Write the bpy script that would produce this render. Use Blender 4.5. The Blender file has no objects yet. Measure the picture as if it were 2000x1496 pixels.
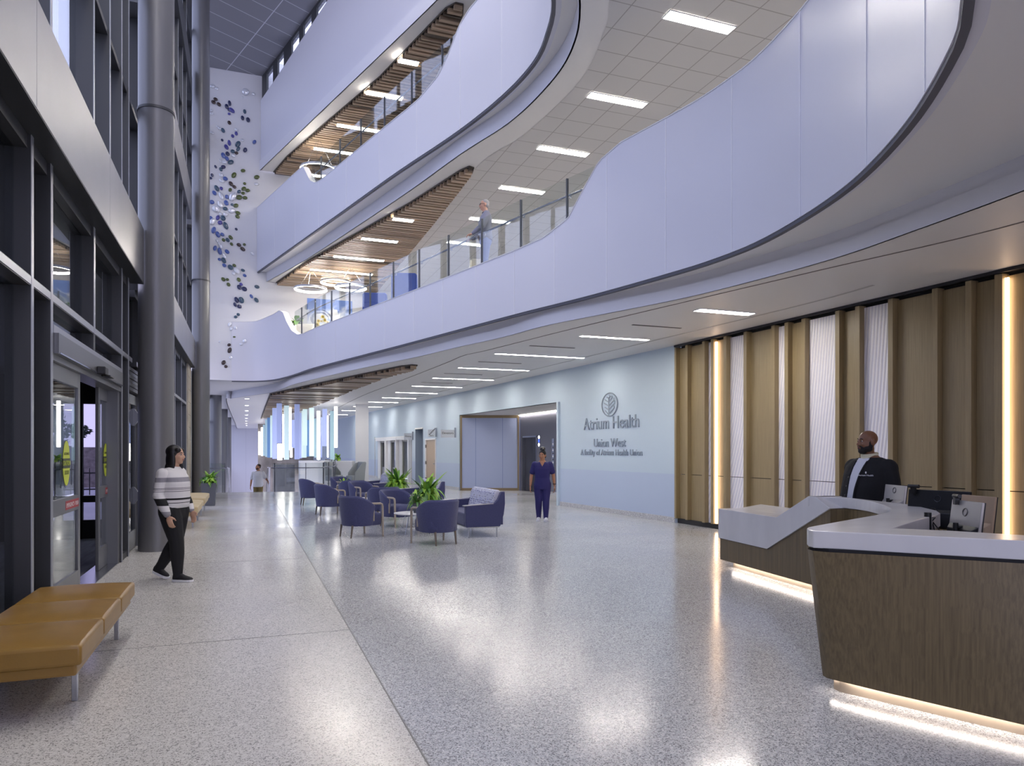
import bpy, bmesh, math, random
from mathutils import Vector, Matrix, geometry
random.seed(7)
scene = bpy.context.scene
COL = scene.collection
PI = math.pi

# ------------------------------------------------------------------ survey
# Camera solved from the vanishing points; sight() turns a sighted pixel into
# the world point where that sight line meets a known plane.
F = 1390.0; VX = 480.0; HY = 880.0; EYE = 1.6
TH = math.atan((1000 - VX) / F); SN, CS = math.sin(TH), math.cos(TH)
def ray(u, v):
    l = (u - 1000) / F; w = (HY - v) / F
    return (SN + l * CS, CS - l * SN, w)
def sight(u, v, x=None, y=None, z=None):
    r = ray(u, v)
    t = (z - EYE) / r[2] if z is not None else (x / r[0] if x is not None else y / r[1])
    return (r[0] * t, r[1] * t, EYE + r[2] * t)
def sight_line(u, v, A, B):
    r = ray(u, v); dx, dy = B[0] - A[0], B[1] - A[1]
    det = r[0] * (-dy) + dx * r[1]; t = (A[0] * (-dy) + dx * A[1]) / det
    return (r[0] * t, r[1] * t, EYE + r[2] * t)

# ------------------------------------------------------------------ materials
MATS = {}
def lin(c):
    if isinstance(c, str):
        c = c.lstrip('#'); c = [int(c[i:i + 2], 16) / 255 for i in (0, 2, 4)]
        return tuple(x / 12.92 if x <= .04045 else ((x + .055) / 1.055) ** 2.4 for x in c) + (1,)
    return tuple(c) + (1,) if len(c) == 3 else tuple(c)
def mat(name, col, rough=.5, metal=0, spec=.5, coat=0, sheen=0, bump=None, var=None, trans=0):
    if name in MATS: return MATS[name]
    m = bpy.data.materials.new(name); m.use_nodes = True; MATS[name] = m
    N = m.node_tree.nodes; L = m.node_tree.links; b = N['Principled BSDF']
    b.inputs['Base Color'].default_value = lin(col); b.inputs['Roughness'].default_value = rough
    b.inputs['Metallic'].default_value = metal; b.inputs['Specular IOR Level'].default_value = spec
    b.inputs['Coat Weight'].default_value = coat; b.inputs['Sheen Weight'].default_value = sheen
    b.inputs['Transmission Weight'].default_value = trans
    if var or bump:
        tc = N.new('ShaderNodeTexCoord')
    if var:   # (scale, amount, stretch)
        mp = N.new('ShaderNodeMapping'); L.new(tc.outputs['Object'], mp.inputs[0])
        mp.inputs['Scale'].default_value = var[2]
        n = N.new('ShaderNodeTexNoise'); n.inputs['Scale'].default_value = var[0]; n.inputs['Detail'].default_value = 4
        L.new(mp.outputs[0], n.inputs['Vector'])
        r = N.new('ShaderNodeMapRange'); L.new(n.outputs['Fac'], r.inputs[0])
        r.inputs[1].default_value = .3; r.inputs[2].default_value = .7
        r.inputs[3].default_value = 1 - var[1]; r.inputs[4].default_value = 1 + var[1]
        mx = N.new('ShaderNodeVectorMath'); mx.operation = 'SCALE'
        mx.inputs[0].default_value = lin(col)[:3]; L.new(r.outputs[0], mx.inputs['Scale'])
        L.new(mx.outputs[0], b.inputs['Base Color'])
    if bump:  # (scale, strength)
        n2 = N.new('ShaderNodeTexNoise'); n2.inputs['Scale'].default_value = bump[0]; n2.inputs['Detail'].default_value = 3
        L.new(tc.outputs['Object'], n2.inputs['Vector'])
        bp = N.new('ShaderNodeBump'); bp.inputs['Strength'].default_value = bump[1]; bp.inputs['Distance'].default_value = .01
        L.new(n2.outputs['Fac'], bp.inputs['Height']); L.new(bp.outputs[0], b.inputs['Normal'])
    return m
def emit(name, col, strength):
    if name in MATS: return MATS[name]
    m = bpy.data.materials.new(name); m.use_nodes = True; MATS[name] = m
    N = m.node_tree.nodes; L = m.node_tree.links; N.remove(N['Principled BSDF'])
    e = N.new('ShaderNodeEmission'); e.inputs[0].default_value = lin(col); e.inputs[1].default_value = strength
    L.new(e.outputs[0], N['Material Output'].inputs[0]); return m
def glass(name, tint, ior=1.45, rough=0.0, add=0.0):
    if name in MATS: return MATS[name]
    m = bpy.data.materials.new(name); m.use_nodes = True; MATS[name] = m
    N = m.node_tree.nodes; L = m.node_tree.links; N.remove(N['Principled BSDF'])
    t = N.new('ShaderNodeBsdfTransparent'); t.inputs[0].default_value = lin(tint)
    g = N.new('ShaderNodeBsdfGlossy'); g.inputs['Roughness'].default_value = rough
    f = N.new('ShaderNodeLayerWeight')            # Schlick reflectance from the facing angle, same on both faces
    pw_ = N.new('ShaderNodeMath'); pw_.operation = 'POWER'; pw_.inputs[1].default_value = 5; L.new(f.outputs['Facing'], pw_.inputs[0])
    r0 = ((ior - 1) / (ior + 1)) ** 2 + add
    a = N.new('ShaderNodeMath'); a.operation = 'MULTIPLY_ADD'; a.use_clamp = True; a.inputs[1].default_value = .9 - r0; a.inputs[2].default_value = r0
    L.new(pw_.outputs[0], a.inputs[0])
    x = N.new('ShaderNodeMixShader'); L.new(a.outputs[0], x.inputs[0]); L.new(t.outputs[0], x.inputs[1]); L.new(g.outputs[0], x.inputs[2])
    L.new(x.outputs[0], N['Material Output'].inputs[0]); return m
def grid_mat(name, col, line, sx, sy, lw, rough=.7, ox=0, oy=0, metal=0, lw2=None, rot=0):
    """panel grid drawn on world X/Y"""
    m = mat(name, col, rough, metal)
    N = m.node_tree.nodes; L = m.node_tree.links; b = N['Principled BSDF']
    tc = N.new('ShaderNodeTexCoord'); sp = N.new('ShaderNodeSeparateXYZ'); mp = N.new('ShaderNodeMapping'); mp.inputs['Rotation'].default_value = (0, 0, rot)
    L.new(tc.outputs['Object'], mp.inputs[0]); L.new(mp.outputs[0], sp.inputs[0])
    outs = []
    for ax, s, o, w in ((0, sx, ox, lw), (1, sy, oy, lw2 or lw)):
        a = N.new('ShaderNodeMath'); a.operation = 'ADD'; a.inputs[1].default_value = 1000 * s - o; L.new(sp.outputs[ax], a.inputs[0])
        d = N.new('ShaderNodeMath'); d.operation = 'MODULO'; d.inputs[1].default_value = s; L.new(a.outputs[0], d.inputs[0])
        c = N.new('ShaderNodeMath'); c.operation = 'LESS_THAN'; c.inputs[1].default_value = w; L.new(d.outputs[0], c.inputs[0]); outs.append(c)
    mx = N.new('ShaderNodeMath'); mx.operation = 'MAXIMUM'; L.new(outs[0].outputs[0], mx.inputs[0]); L.new(outs[1].outputs[0], mx.inputs[1])
    mc = N.new('ShaderNodeMix'); mc.data_type = 'RGBA'; L.new(mx.outputs[0], mc.inputs[0])
    mc.inputs[6].default_value = lin(col); mc.inputs[7].default_value = lin(line)
    L.new(mc.outputs[2], b.inputs['Base Color']); return m
def terrazzo(name, base, chips, rough, density=.5, scale=170):
    m = mat(name, base, rough)
    N = m.node_tree.nodes; L = m.node_tree.links; b = N['Principled BSDF']
    tc = N.new('ShaderNodeTexCoord')
    prev = None
    for i, (c, sc, th) in enumerate(chips):
        v = N.new('ShaderNodeTexVoronoi'); v.inputs['Scale'].default_value = sc; L.new(tc.outputs['Object'], v.inputs['Vector'])
        sx = N.new('ShaderNodeSeparateColor'); L.new(v.outputs['Color'], sx.inputs[0])
        lt = N.new('ShaderNodeMath'); lt.operation = 'LESS_THAN'; lt.inputs[1].default_value = th; L.new(sx.outputs[0], lt.inputs[0])
        mx = N.new('ShaderNodeMix'); mx.data_type = 'RGBA'; L.new(lt.outputs[0], mx.inputs[0])
        if prev is None: mx.inputs[6].default_value = lin(base)
        else: L.new(prev, mx.inputs[6])
        mx.inputs[7].default_value = lin(c); prev = mx.outputs[2]
    L.new(prev, b.inputs['Base Color'])
    n = N.new('ShaderNodeTexNoise'); n.inputs['Scale'].default_value = .55; n.inputs['Detail'].default_value = 3; L.new(tc.outputs['Object'], n.inputs['Vector'])
    r = N.new('ShaderNodeMapRange'); r.inputs[1].default_value = .35; r.inputs[2].default_value = .65
    r.inputs[3].default_value = rough * .75; r.inputs[4].default_value = rough * 1.3
    L.new(n.outputs['Fac'], r.inputs[0]); L.new(r.outputs[0], b.inputs['Roughness'])
    return m
def wood(name, c1, c2, rough=.45, grain=(60, 60, 1.2)):
    m = mat(name, c1, rough)
    N = m.node_tree.nodes; L = m.node_tree.links; b = N['Principled BSDF']
    tc = N.new('ShaderNodeTexCoord'); mp = N.new('ShaderNodeMapping'); mp.inputs['Scale'].default_value = grain; L.new(tc.outputs['Object'], mp.inputs[0])
    n = N.new('ShaderNodeTexNoise'); n.inputs['Scale'].default_value = 1; n.inputs['Detail'].default_value = 6; n.inputs['Roughness'].default_value = .65; L.new(mp.outputs[0], n.inputs['Vector'])
    cr = N.new('ShaderNodeValToRGB'); L.new(n.outputs['Fac'], cr.inputs[0])
    cr.color_ramp.elements[0].position = .32; cr.color_ramp.elements[0].color = lin(c2)
    cr.color_ramp.elements[1].position = .62; cr.color_ramp.elements[1].color = lin(c1)
    L.new(cr.outputs[0], b.inputs['Base Color']); return m

# ------------------------------------------------------------------ objects
def link(o, parent=None):
    COL.objects.link(o)
    if parent is not None: o.parent = parent
    return o
def tag(o, label=None, cat=None, group=None, kind=None):
    if label: o['label'] = label
    if cat: o['category'] = cat
    if group: o['group'] = group
    if kind: o['kind'] = kind
    return o
def empty(name, loc=(0, 0, 0), rz=0, label=None, cat=None, group=None, kind=None, parent=None):
    o = bpy.data.objects.new(name, None); o.empty_display_size = .2
    o.location = loc; o.rotation_euler = (0, 0, rz); link(o, parent)
    return tag(o, label, cat, group, kind)
def copy_tree(o, parent=None):
    c = o.copy(); COL.objects.link(c)
    if parent is not None: c.parent = parent
    for ch in [x for x in bpy.data.objects if x.parent == o]: copy_tree(ch, c)
    return c

class MB:
    def __init__(s): s.v = []; s.f = []; s.mi = []
    def add(s, vs, fs, mi=0):
        o = len(s.v); s.v += [tuple(p) for p in vs]; s.f += [tuple(i + o for i in f) for f in fs]; s.mi += [mi] * len(fs); return s
    def box(s, x0, x1, y0, y1, z0, z1, mi=0, M=None):
        vs = [(x, y, z) for x in (x0, x1) for y in (y0, y1) for z in (z0, z1)]
        if M: vs = [M @ Vector(p) for p in vs]
        return s.add(vs, [(0, 1, 3, 2), (4, 6, 7, 5), (0, 4, 5, 1), (2, 3, 7, 6), (0, 2, 6, 4), (1, 5, 7, 3)], mi)
    def beam(s, a, b, w, z0, z1, mi=0, side=0):
        """upright box along the plan segment a-b; side -1/0/+1 puts it right/centred/left of the line"""
        a, b = Vector(a[:2]), Vector(b[:2]); d = (b - a).normalized(); n = Vector((-d.y, d.x))
        l, r = ((w / 2, -w / 2) if side == 0 else ((w, 0) if side > 0 else (0, -w)))
        ps = [a + n * l, b + n * l, b + n * r, a + n * r]
        return s.prism([(p.x, p.y) for p in ps][::-1], z0, z1, mi)
    def prism(s, poly, z0, z1, mi=0):
        n = len(poly); vs = [(x, y, z0) for x, y in poly] + [(x, y, z1) for x, y in poly]
        s.add(vs, [tuple(range(n))[::-1], tuple(range(n, 2 * n))] + [(i, (i + 1) % n, n + (i + 1) % n, n + i) for i in range(n)], mi); return s
    def loft(s, rings, caps=True, closed=True, mi=0):
        n = len(rings[0]); vs = [p for r in rings for p in r]; fs = []
        for i in range(len(rings) - 1):
            for j in range(n if closed else n - 1):
                k = (j + 1) % n; fs.append((i * n + j, i * n + k, (i + 1) * n + k, (i + 1) * n + j))
        if caps: fs += [tuple(range(n))[::-1], tuple(range((len(rings) - 1) * n, len(rings) * n))]
        return s.add(vs, fs, mi)
    def tube(s, path, r, n=10, mi=0, rb=None):
        path = [Vector(p) for p in path]; rings = []
        up = None
        for i, p in enumerate(path):
            t = (path[min(i + 1, len(path) - 1)] - path[max(i - 1, 0)]).normalized()
            if up is None or abs(up.dot(t)) > .95: up = Vector((0, 0, 1)) if abs(t.z) < .9 else Vector((1, 0, 0))
            x = t.cross(up).normalized(); y = x.cross(t).normalized(); up = y
            ri = r[i] if isinstance(r, (list, tuple)) else r
            r2 = ri if rb is None else rb
            rings.append([p + x * (math.cos(2 * PI * k / n) * ri) + y * (math.sin(2 * PI * k / n) * r2) for k in range(n)])
        return s.loft([list(reversed(q)) for q in rings], mi=mi)
    def lathe(s, prof, n=24, c=(0, 0, 0), mi=0, caps=True):
        return s.loft([[(c[0] + r * math.cos(2 * PI * k / n), c[1] + r * math.sin(2 * PI * k / n), c[2] + z) for k in range(n)] for r, z in prof], mi=mi, caps=caps)
    def ellipsoid(s, c, r, n=16, m=10, M=None, mi=0):
        rings = []
        for i in range(1, m):
            a = PI * i / m - PI / 2
            rings.append([(math.cos(a) * math.cos(2 * PI * k / n) * r[0], math.cos(a) * math.sin(2 * PI * k / n) * r[1], math.sin(a) * r[2]) for k in range(n)])
        vs = [(0, 0, -r[2])] + [p for q in rings for p in q] + [(0, 0, r[2])]
        fs = [(0, 1 + (k + 1) % n, 1 + k) for k in range(n)]
        for i in range(len(rings) - 1):
            for k in range(n): fs.append((1 + i * n + k, 1 + i * n + (k + 1) % n, 1 + (i + 1) * n + (k + 1) % n, 1 + (i + 1) * n + k))
        T = len(vs) - 1; b = 1 + (len(rings) - 1) * n
        fs += [(T, b + k, b + (k + 1) % n) for k in range(n)]
        out = []
        for p in vs:
            p = Vector(p)
            if M: p = M @ p
            out.append(p + Vector(c))
        return s.add(out, fs, mi)
    def build(s, name, m, parent=None, smooth=False, bevel=0, segs=2, sub=0, autosm=None):
        me = bpy.data.meshes.new(name); me.from_pydata([tuple(p) for p in s.v], [], s.f)
        ms = m if isinstance(m, (list, tuple)) else [m]
        for x in ms: me.materials.append(x)
        if len(ms) > 1: me.polygons.foreach_set('material_index', s.mi)
        me.validate(); me.update()
        bm = bmesh.new(); bm.from_mesh(me); bmesh.ops.recalc_face_normals(bm, faces=bm.faces); bm.to_mesh(me); bm.free()
        o = bpy.data.objects.new(name, me); link(o, parent)
        if smooth or autosm is not None:
            for p in me.polygons: p.use_smooth = True
            if autosm is not None: me.set_sharp_from_angle(angle=math.radians(autosm))
        if bevel:
            md = o.modifiers.new('bevel', 'BEVEL'); md.width = bevel; md.segments = segs; md.limit_method = 'ANGLE'; md.angle_limit = math.radians(35)
            md.harden_normals = False
        if sub:
            md = o.modifiers.new('sub', 'SUBSURF'); md.levels = sub; md.render_levels = sub
        return o
def part(name, m, parent, fn, **k):
    b = MB(); fn(b); return b.build(name, m, parent, **k)

def catmull(pts, n=8):
    out = []; Q = [pts[0]] + list(pts) + [pts[-1]]
    for i in range(1, len(Q) - 2):
        p0, p1, p2, p3 = Q[i - 1:i + 3]
        for k in range(n):
            t = k / n
            out.append(tuple(.5 * ((2 * b) + (-a + c) * t + (2 * a - 5 * b + 4 * c - d) * t * t + (-a + 3 * b - 3 * c + d) * t ** 3) for a, b, c, d in zip(p0, p1, p2, p3)))
    out.append(tuple(pts[-1])); return out
class Curve2:
    def __init__(s, pts):
        s.p = [Vector(q[:2]) for q in pts]; s.s = [0]
        for a, b in zip(s.p, s.p[1:]): s.s.append(s.s[-1] + (b - a).length)
        s.len = s.s[-1]
    def at(s, t):
        t = min(max(t, 0), s.len)
        for i in range(len(s.p) - 1):
            if t <= s.s[i + 1] + 1e-9:
                l = s.s[i + 1] - s.s[i]; k = (t - s.s[i]) / l if l > 1e-9 else 0
                return s.p[i].lerp(s.p[i + 1], k)
        return s.p[-1]
    def nrm(s, t):   # left normal
        d = (s.at(t + .05) - s.at(t - .05)).normalized(); return Vector((-d.y, d.x))
    def hit(s, u, v):
        r = ray(u, v); best = None
        for i, (a, b) in enumerate(zip(s.p, s.p[1:])):
            dx, dy = b.x - a.x, b.y - a.y; det = r[0] * (-dy) + dx * r[1]
            if abs(det) < 1e-9: continue
            t = (a.x * (-dy) + dx * a.y) / det; k = (r[0] * a.y - r[1] * a.x) / det
            if 0 <= k <= 1 and t > 0 and (best is None or t < best[0]):
                best = (t, s.s[i] + k * (s.s[i + 1] - s.s[i]), EYE + r[2] * t)
        return best
def interp(tab, x):
    if x <= tab[0][0]: return tab[0][1]
    for (a, p), (b, q) in zip(tab, tab[1:]):
        if x <= b:
            k = (x - a) / (b - a); k = k * k * (3 - 2 * k) if len(tab) < 99 else k
            return p + (q - p) * k
    return tab[-1][1]
def wall_ribbon(curve, s0, s1, z0, z1, th, step=.25, mi=0, mb=None, inset=0):
    """solid ribbon along a plan curve; z0,z1 numbers or functions of arc length; th>0 grows to the left (room side)"""
    mb = mb or MB(); n = max(2, int((s1 - s0) / step) + 1); rings = []
    for i in range(n):
        s = s0 + (s1 - s0) * i / (n - 1); p = curve.at(s); nn = curve.nrm(s)
        a = p + nn * inset; q = p + nn * (inset + th)
        b = z0(s) if callable(z0) else z0; t = z1(s) if callable(z1) else z1
        rings.append([(a.x, a.y, b), (a.x, a.y, t), (q.x, q.y, t), (q.x, q.y, b)])
    mb.loft(rings, mi=mi); return mb
def flat(poly, z, mb=None, th=0):
    """flat (concave ok) polygon at height z, optional thickness upwards"""
    mb = mb or MB()
    tris = geometry.tessellate_polygon([[Vector((x, y, 0)) for x, y in poly]])
    n = len(poly)
    vs = [(x, y, z) for x, y in poly]; fs = [tuple(t) for t in tris]
    if th:
        vs += [(x, y, z + th) for x, y in poly]; fs += [tuple(i + n for i in t) for t in tris]
        fs += [(i, (i + 1) % n, n + (i + 1) % n, n + i) for i in range(n)]
    return mb.add(vs, fs)
def clip_x(poly, y):
    xs = []
    for (x0, y0), (x1, y1) in zip(poly, poly[1:] + poly[:1]):
        if (y0 <= y < y1) or (y1 <= y < y0): xs.append(x0 + (x1 - x0) * (y - y0) / (y1 - y0))
    xs.sort(); return xs
def text_obj(name, body, size, m, M, parent=None, extrude=.01, align='CENTER', weight=0, space=1.0):
    cu = bpy.data.curves.new(name, 'FONT'); cu.body = body; cu.size = size; cu.extrude = extrude; cu.align_x = align; cu.offset = weight; cu.space_character = space
    o = bpy.data.objects.new(name, cu); COL.objects.link(o)
    dg = bpy.context.evaluated_depsgraph_get()
    me = bpy.data.meshes.new_from_object(o.evaluated_get(dg)); bpy.data.objects.remove(o)
    me.name = name; me.materials.clear(); me.materials.append(m); me.transform(M)
    o = bpy.data.objects.new(name, me); link(o, parent); return o

# ------------------------------------------------------------------ palette
WHITE = mat('white_paint', '#e4e4e6', .55)
SOFFIT = mat('soffit_white', '#ebe9e6', .5)
FASCIA = mat('fascia_white', '#e0e0e6', .42)
GREYM = mat('grey_anodised', '#47484a', .42, metal=.4)
DARKM = mat('shaded_silver', '#3a3b3d', .4, metal=.4)
EDGEM = mat('light_anodised', '#a9abb2', .35, metal=.6)
SILVER = mat('silver_panel', '#98989b', .34, metal=.9, var=(1.5, .05, (1, 1, 1)))
STEEL = mat('brushed_steel', '#b8bac0', .25, metal=1)
CHROME = mat('chrome', '#d0d2d6', .12, metal=1)
BLACK = mat('black_plastic', '#141416', .4)
RUBBER = mat('dark_rubber', '#1d1d1f', .7)
COLM = mat('column_paint', '#737376', .38, metal=.35, bump=(18, .12))
BLUEWALL = mat('pale_blue_paint', '#bccbd8', .6)
BLUELOW = mat('pale_blue_wainscot', '#b3c0d6', .5)
GLASS = glass('clear_glass', '#f4f8f8')
FGLASS = glass('facade_glass', '#e9eef0', 1.5, add=.02)
RAILGLASS = glass('rail_glass', '#f8fbfa', 1.5, add=.05)
LIGHT = emit('light_diffuser', '#fff8ee', 50)
LIGHTUP = emit('light_diffuser_upper', '#fff8ee', 46)
LEDWARM = emit('warm_led', '#ffd9b4', 6)
# ================================================================== SETTING
YB = -8.0           # wall behind the camera
YE = 29.0           # end wall of the atrium (upper storeys)
C2E = [(-0.5, 28.97), (0.3, 28.75), (0.9, 28.05), (1.3, 26.9), (1.64, 25.43), (2.02, 23.52), (2.95, 20.15), (3.76, 17.23), (4.87, 13.02), (5.49, 10.93), (5.90, 9.19), (6.06, 8.17), (6.03, 7.11), (5.65, 5.60), (5.04, 4.36), (4.36, 3.41), (3.94, 3.0), (3.2, 2.42), (2.35, 1.85), (1.75, 1.0), (1.5, -1), (1.5, YB)]
EDGE2 = Curve2(catmull(C2E))                                   # second-floor balcony edge
EDGE3 = Curve2(catmull([(0.4, 28.97), (2.47, 21.18), (3.44, 17.5), (4.23, 14.76), (4.62, 12.92), (4.73, 11.61), (4.59, 10.68), (4.35, 9.93), (3.8, 9.0), (3.2, 8.3), (2.95, 7.3), (2.9, 5), (2.9, YB)]))
EDGE4 = Curve2(catmull([(0.54, 28.97), (1.53, 26.4), (3.2, 21.84), (4.61, 17.0), (5.2, 14.0), (5.3, 11.0), (5.3, YB)]))
LIP1 = Curve2(catmull([(-0.87, 82), (-0.87, 60), (-0.87, 36.5), (-0.6, 34.3)] + [sight(u, v, z=3.93)[:2] for u, v in ((466, 776), (528, 767), (552, 759), (580, 749), (684, 724), (812.5, 697.4), (894, 678), (980, 659), (1065.7, 636), (1191, 611), (1340, 581), (1488, 544), (1640, 501), (1791, 448), (2000, 371))] + [(6.3, 3.3), (5.6, 1.8), (5.3, 0), (5.3, YB)]))
LIP2 = Curve2(catmull([(0.75, 28.97), (1.95, 25.0), (3.04, 20.78), (3.84, 17.55), (4.41, 14.98), (4.9, 13.12), (5.03, 11.34), (4.87, 10.2), (4.5, 9.28), (4.0, 8.5), (3.5, 7.6), (3.3, 6.5), (3.2, YB)]))
LIP3 = Curve2(catmull([(0.5, 28.97), (2.39, 22.74), (3.57, 18.86), (4.3, 16.4), (4.95, 14.0), (5.5, 11), (5.5, YB)]))
RW = [(9.4, YB), (9.14, 5.0), (8.907, 13.5), (8.56, 19.04), (8.03, 27.5), (7.72, 32.46), (7.64, 33.7), (7.05, 43.0), (4.7, 82)]
def pts(c, rev=False):
    p = [(q.x, q.y) for q in c.p]; return p[::-1] if rev else p

# floor -------------------------------------------------------------
TERW = terrazzo('terrazzo_white', '#d6d3ce', [('#a5a29e', 120, .16), ('#e2dfda', 75, .2), ('#74716d', 210, .07)], .2)
TERG = terrazzo('terrazzo_grey', '#c4c5c8', [('#9a999b', 110, .22), ('#d8d8d8', 80, .2), ('#646468', 190, .13)], .17)
JX = 0.872
edge_floor = [(0.0, 29.3), (0.6, 29.25), (1.6, 28.9), (2.4, 28.8), (2.9, 29.2), (3.4, 30.6), (3.9, 33.0), (4.4, 38), (4.4, 82)]
fb = MB()
fb.add(*[(lambda m: (m.v, m.f))(flat([(-1.92, YB), (JX, YB), (JX, 29.2), (0.0, 29.3), (-1.92, 29.3)], 0))][0])
g = flat([(JX, YB), (9.5, YB), (9.5, 5), (9.0, 13.5), (12, 18.9), (12, 28), (9, 34), (4.9, 82), (4.4, 82), (4.4, 38), (3.9, 33.0), (3.4, 30.6), (2.9, 29.2), (2.4, 28.8), (1.6, 28.9), (JX, 29.2)], 0)
fb.add(g.v, g.f, 1)
floor = fb.build('floor', [TERW, TERG]); tag(floor, kind='structure')
tr = MB()
for y in (-2.5, 1.95, 6.467, 11.0, 15.5, 20.0, 24.5): tr.box(-1.7, JX, y - .003, y + .003, .0005, .0015)
tr.box(JX - .005, JX + .005, YB, 29.2, .0005, .002)
tag(tr.build('trim_1', mat('divider_strip', '#7d7c7b', .4)), kind='structure')
lo = MB(); flat([(-2.5, 29.35), (5, 29.35), (5, 82), (-2.5, 82)], -3.6, lo); tag(lo.build('floor_lower', TERW), kind='structure')
fe = MB()
ec = Curve2([(-1.92, 29.3)] + edge_floor)
wall_ribbon(ec, 0, ec.len, -.5, -.003, -.06, step=1, mb=fe); tag(fe.build('trim_2', WHITE), kind='structure')
st = MB()
for i in range(21):
    st.box(-.62, .95, 29.32 + .3 * i, 29.62 + .3 * i, -3.6, -.17 * (i + 1))
tag(st.build('floor_stair', mat('stair_stone', '#b9b8b8', .4)), kind='structure')

# ground-floor ceiling ------------------------------------------------
cm = MB(); flat(pts(LIP1) + RW + [(-0.87, 82)][:0], 3.93, cm)
# soffit and dropped lip are separate structural surfaces
tag(cm.build('ceiling_ground', SOFFIT), kind='structure')
lm = wall_ribbon(LIP1, 0, LIP1.len, 3.93, 4.12, .03, step=.3); wall_ribbon(LIP1, 0, LIP1.len, 4.12, 4.27, .03, step=.3, inset=.03, mb=lm)
tag(lm.build('ceiling_lip_ground', FASCIA, autosm=40), kind='structure')
sm = MB()
poly = pts(EDGE2) + pts(LIP1, True)[:-2] + [(-0.8, 36), (-1.92, 36), (-1.92, 28.97)]
flat([(q.x, q.y) for q in EDGE2.p] + [(5.6, YB), (5.6, 0), (7, 3), (7.2, 7), (6.6, 11), (5.5, 14), (4, 19), (2.9, 24), (2.3, 29), (1, 34.0), (0, 37), (0, 82), (-1.92, 82), (-1.92, 28.97)], 4.26, sm)
tag(sm.build('ceiling_soffit_ground', SOFFIT), kind='structure')

# slot lines and shallow tray edges in the ground-floor ceiling
def line_strip(name, pl, z, w, m=None, th=.004):
    c = Curve2(pl); b = MB(); wall_ribbon(c, 0, c.len, z - th, z, w, step=.4, mb=b); return tag(b.build(name, m or mat('reveal_dark', '#77736f', .8)), kind='structure')
rev = [sight(u, v, z=3.93)[:2] for u, v in ((640, 806), (700, 776), (760, 752), (862, 712), (905, 694), (950, 684), (1100, 646), (1300, 598), (1600, 527), (2000, 432))]
rev = catmull([(rev[0][0] - .2, rev[0][1] + 8)] + rev + [(7.3, 2.0), (7.3, -4)], 6)
line_strip('trim_3', rev, 3.93, .03)
wl = [(8.3, 7.6), (8.35, 9), (8.12, 13), (7.95, 16), (7.7, 20), (7.35, 25), (7.05, 30), (6.6, 37)]
line_strip('trim_4', catmull(wl, 5), 3.93, .05, mat('reveal_soft', '#c2bfbc', .8))
for i, (x0, x1, y) in enumerate(((6.7, 7.75, 11.55), (5.9, 7.0, 14.65), (5.7, 6.9, 17.75), (5.6, 6.8, 20.8), (5.6, 6.7, 23.8))):  # air slots of the ceiling, kept under the trim names
    b = MB(); b.box(x0, x1, y - .03, y + .03, 3.922, 3.93)
    tag(b.build('trim_%d' % (5 + i), mat('reveal_dark', '#77736f', .8)), kind='structure')

# walls, ground floor right -----------------------------------------
def seg_wall(name, a, b, z0, z1, m, th=.12, kind='structure'):
    k = MB(); k.beam(a, b, th, z0, z1, side=-1); return tag(k.build(name, m), kind=kind)
def rwall_at(y):
    for (x0, y0), (x1, y1) in zip(RW, RW[1:]):
        if y0 <= y <= y1: return x0 + (x1 - x0) * (y - y0) / (y1 - y0)
# wall_right: pale blue with a slightly deeper wainscot below 1.08 m
def blue(name, y0, y1, z0=0, z1=3.93):
    a, b = (rwall_at(y0), y0), (rwall_at(y1), y1)
    k = MB()
    if z0 < 1.08:
        k.beam(a, b, .15, max(z0, 0), min(1.08, z1), 1, side=-1); z0 = 1.08
    if z1 > z0: k.beam(a, b, .15, z0, z1, 0, side=-1)
    return tag(k.build(name, [BLUEWALL, BLUELOW]), kind='structure')
blue('wall_right', 13.5, 19.04); blue('wall_right.001', 19.04, 27.5, 3.02, 3.93); blue('wall_right.002', 27.5, 30.47)
blue('wall_right.003', 30.47, 32.06, 2.14); blue('wall_right.004', 32.06, 32.46)
blue('wall_right.005', 32.46, 33.7, 2.62); blue('wall_right.006', 33.7, 34.7)
blue('wall_right.007', 34.7, 41.3, 2.3); blue('wall_right.008', 41.3, 82)
BASEM = terrazzo('terrazzo_base', '#b9b8bc', [('#85858a', 120, .2), ('#d6d6d6', 80, .2)], .35)
def baseb(name, y0, y1):
    k = MB(); a, b = (rwall_at(y0) , y0), (rwall_at(y1), y1); k.beam(a, b, .015, 0, .12, side=1); tag(k.build(name, BASEM), kind='structure')
for i, (a, b) in enumerate(((13.5, 19.04), (27.52, 30.4), (33.75, 34.6), (41.4, 60))): baseb('baseboard_right' + ('' if i == 0 else '.%03d' % i), a, b)
# backing wall behind the wood panelling
k = MB(); k.beam((9.30, 5.0), (9.07, 13.5), .1, 0, 3.93, side=-1); k.beam((9.62, YB), (9.30, 5.0), .1, 0, 3.93, side=-1)
tag(k.build('wall_right_backing', mat('wall_dark', '#2c2a28', .8)), kind='structure')

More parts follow.
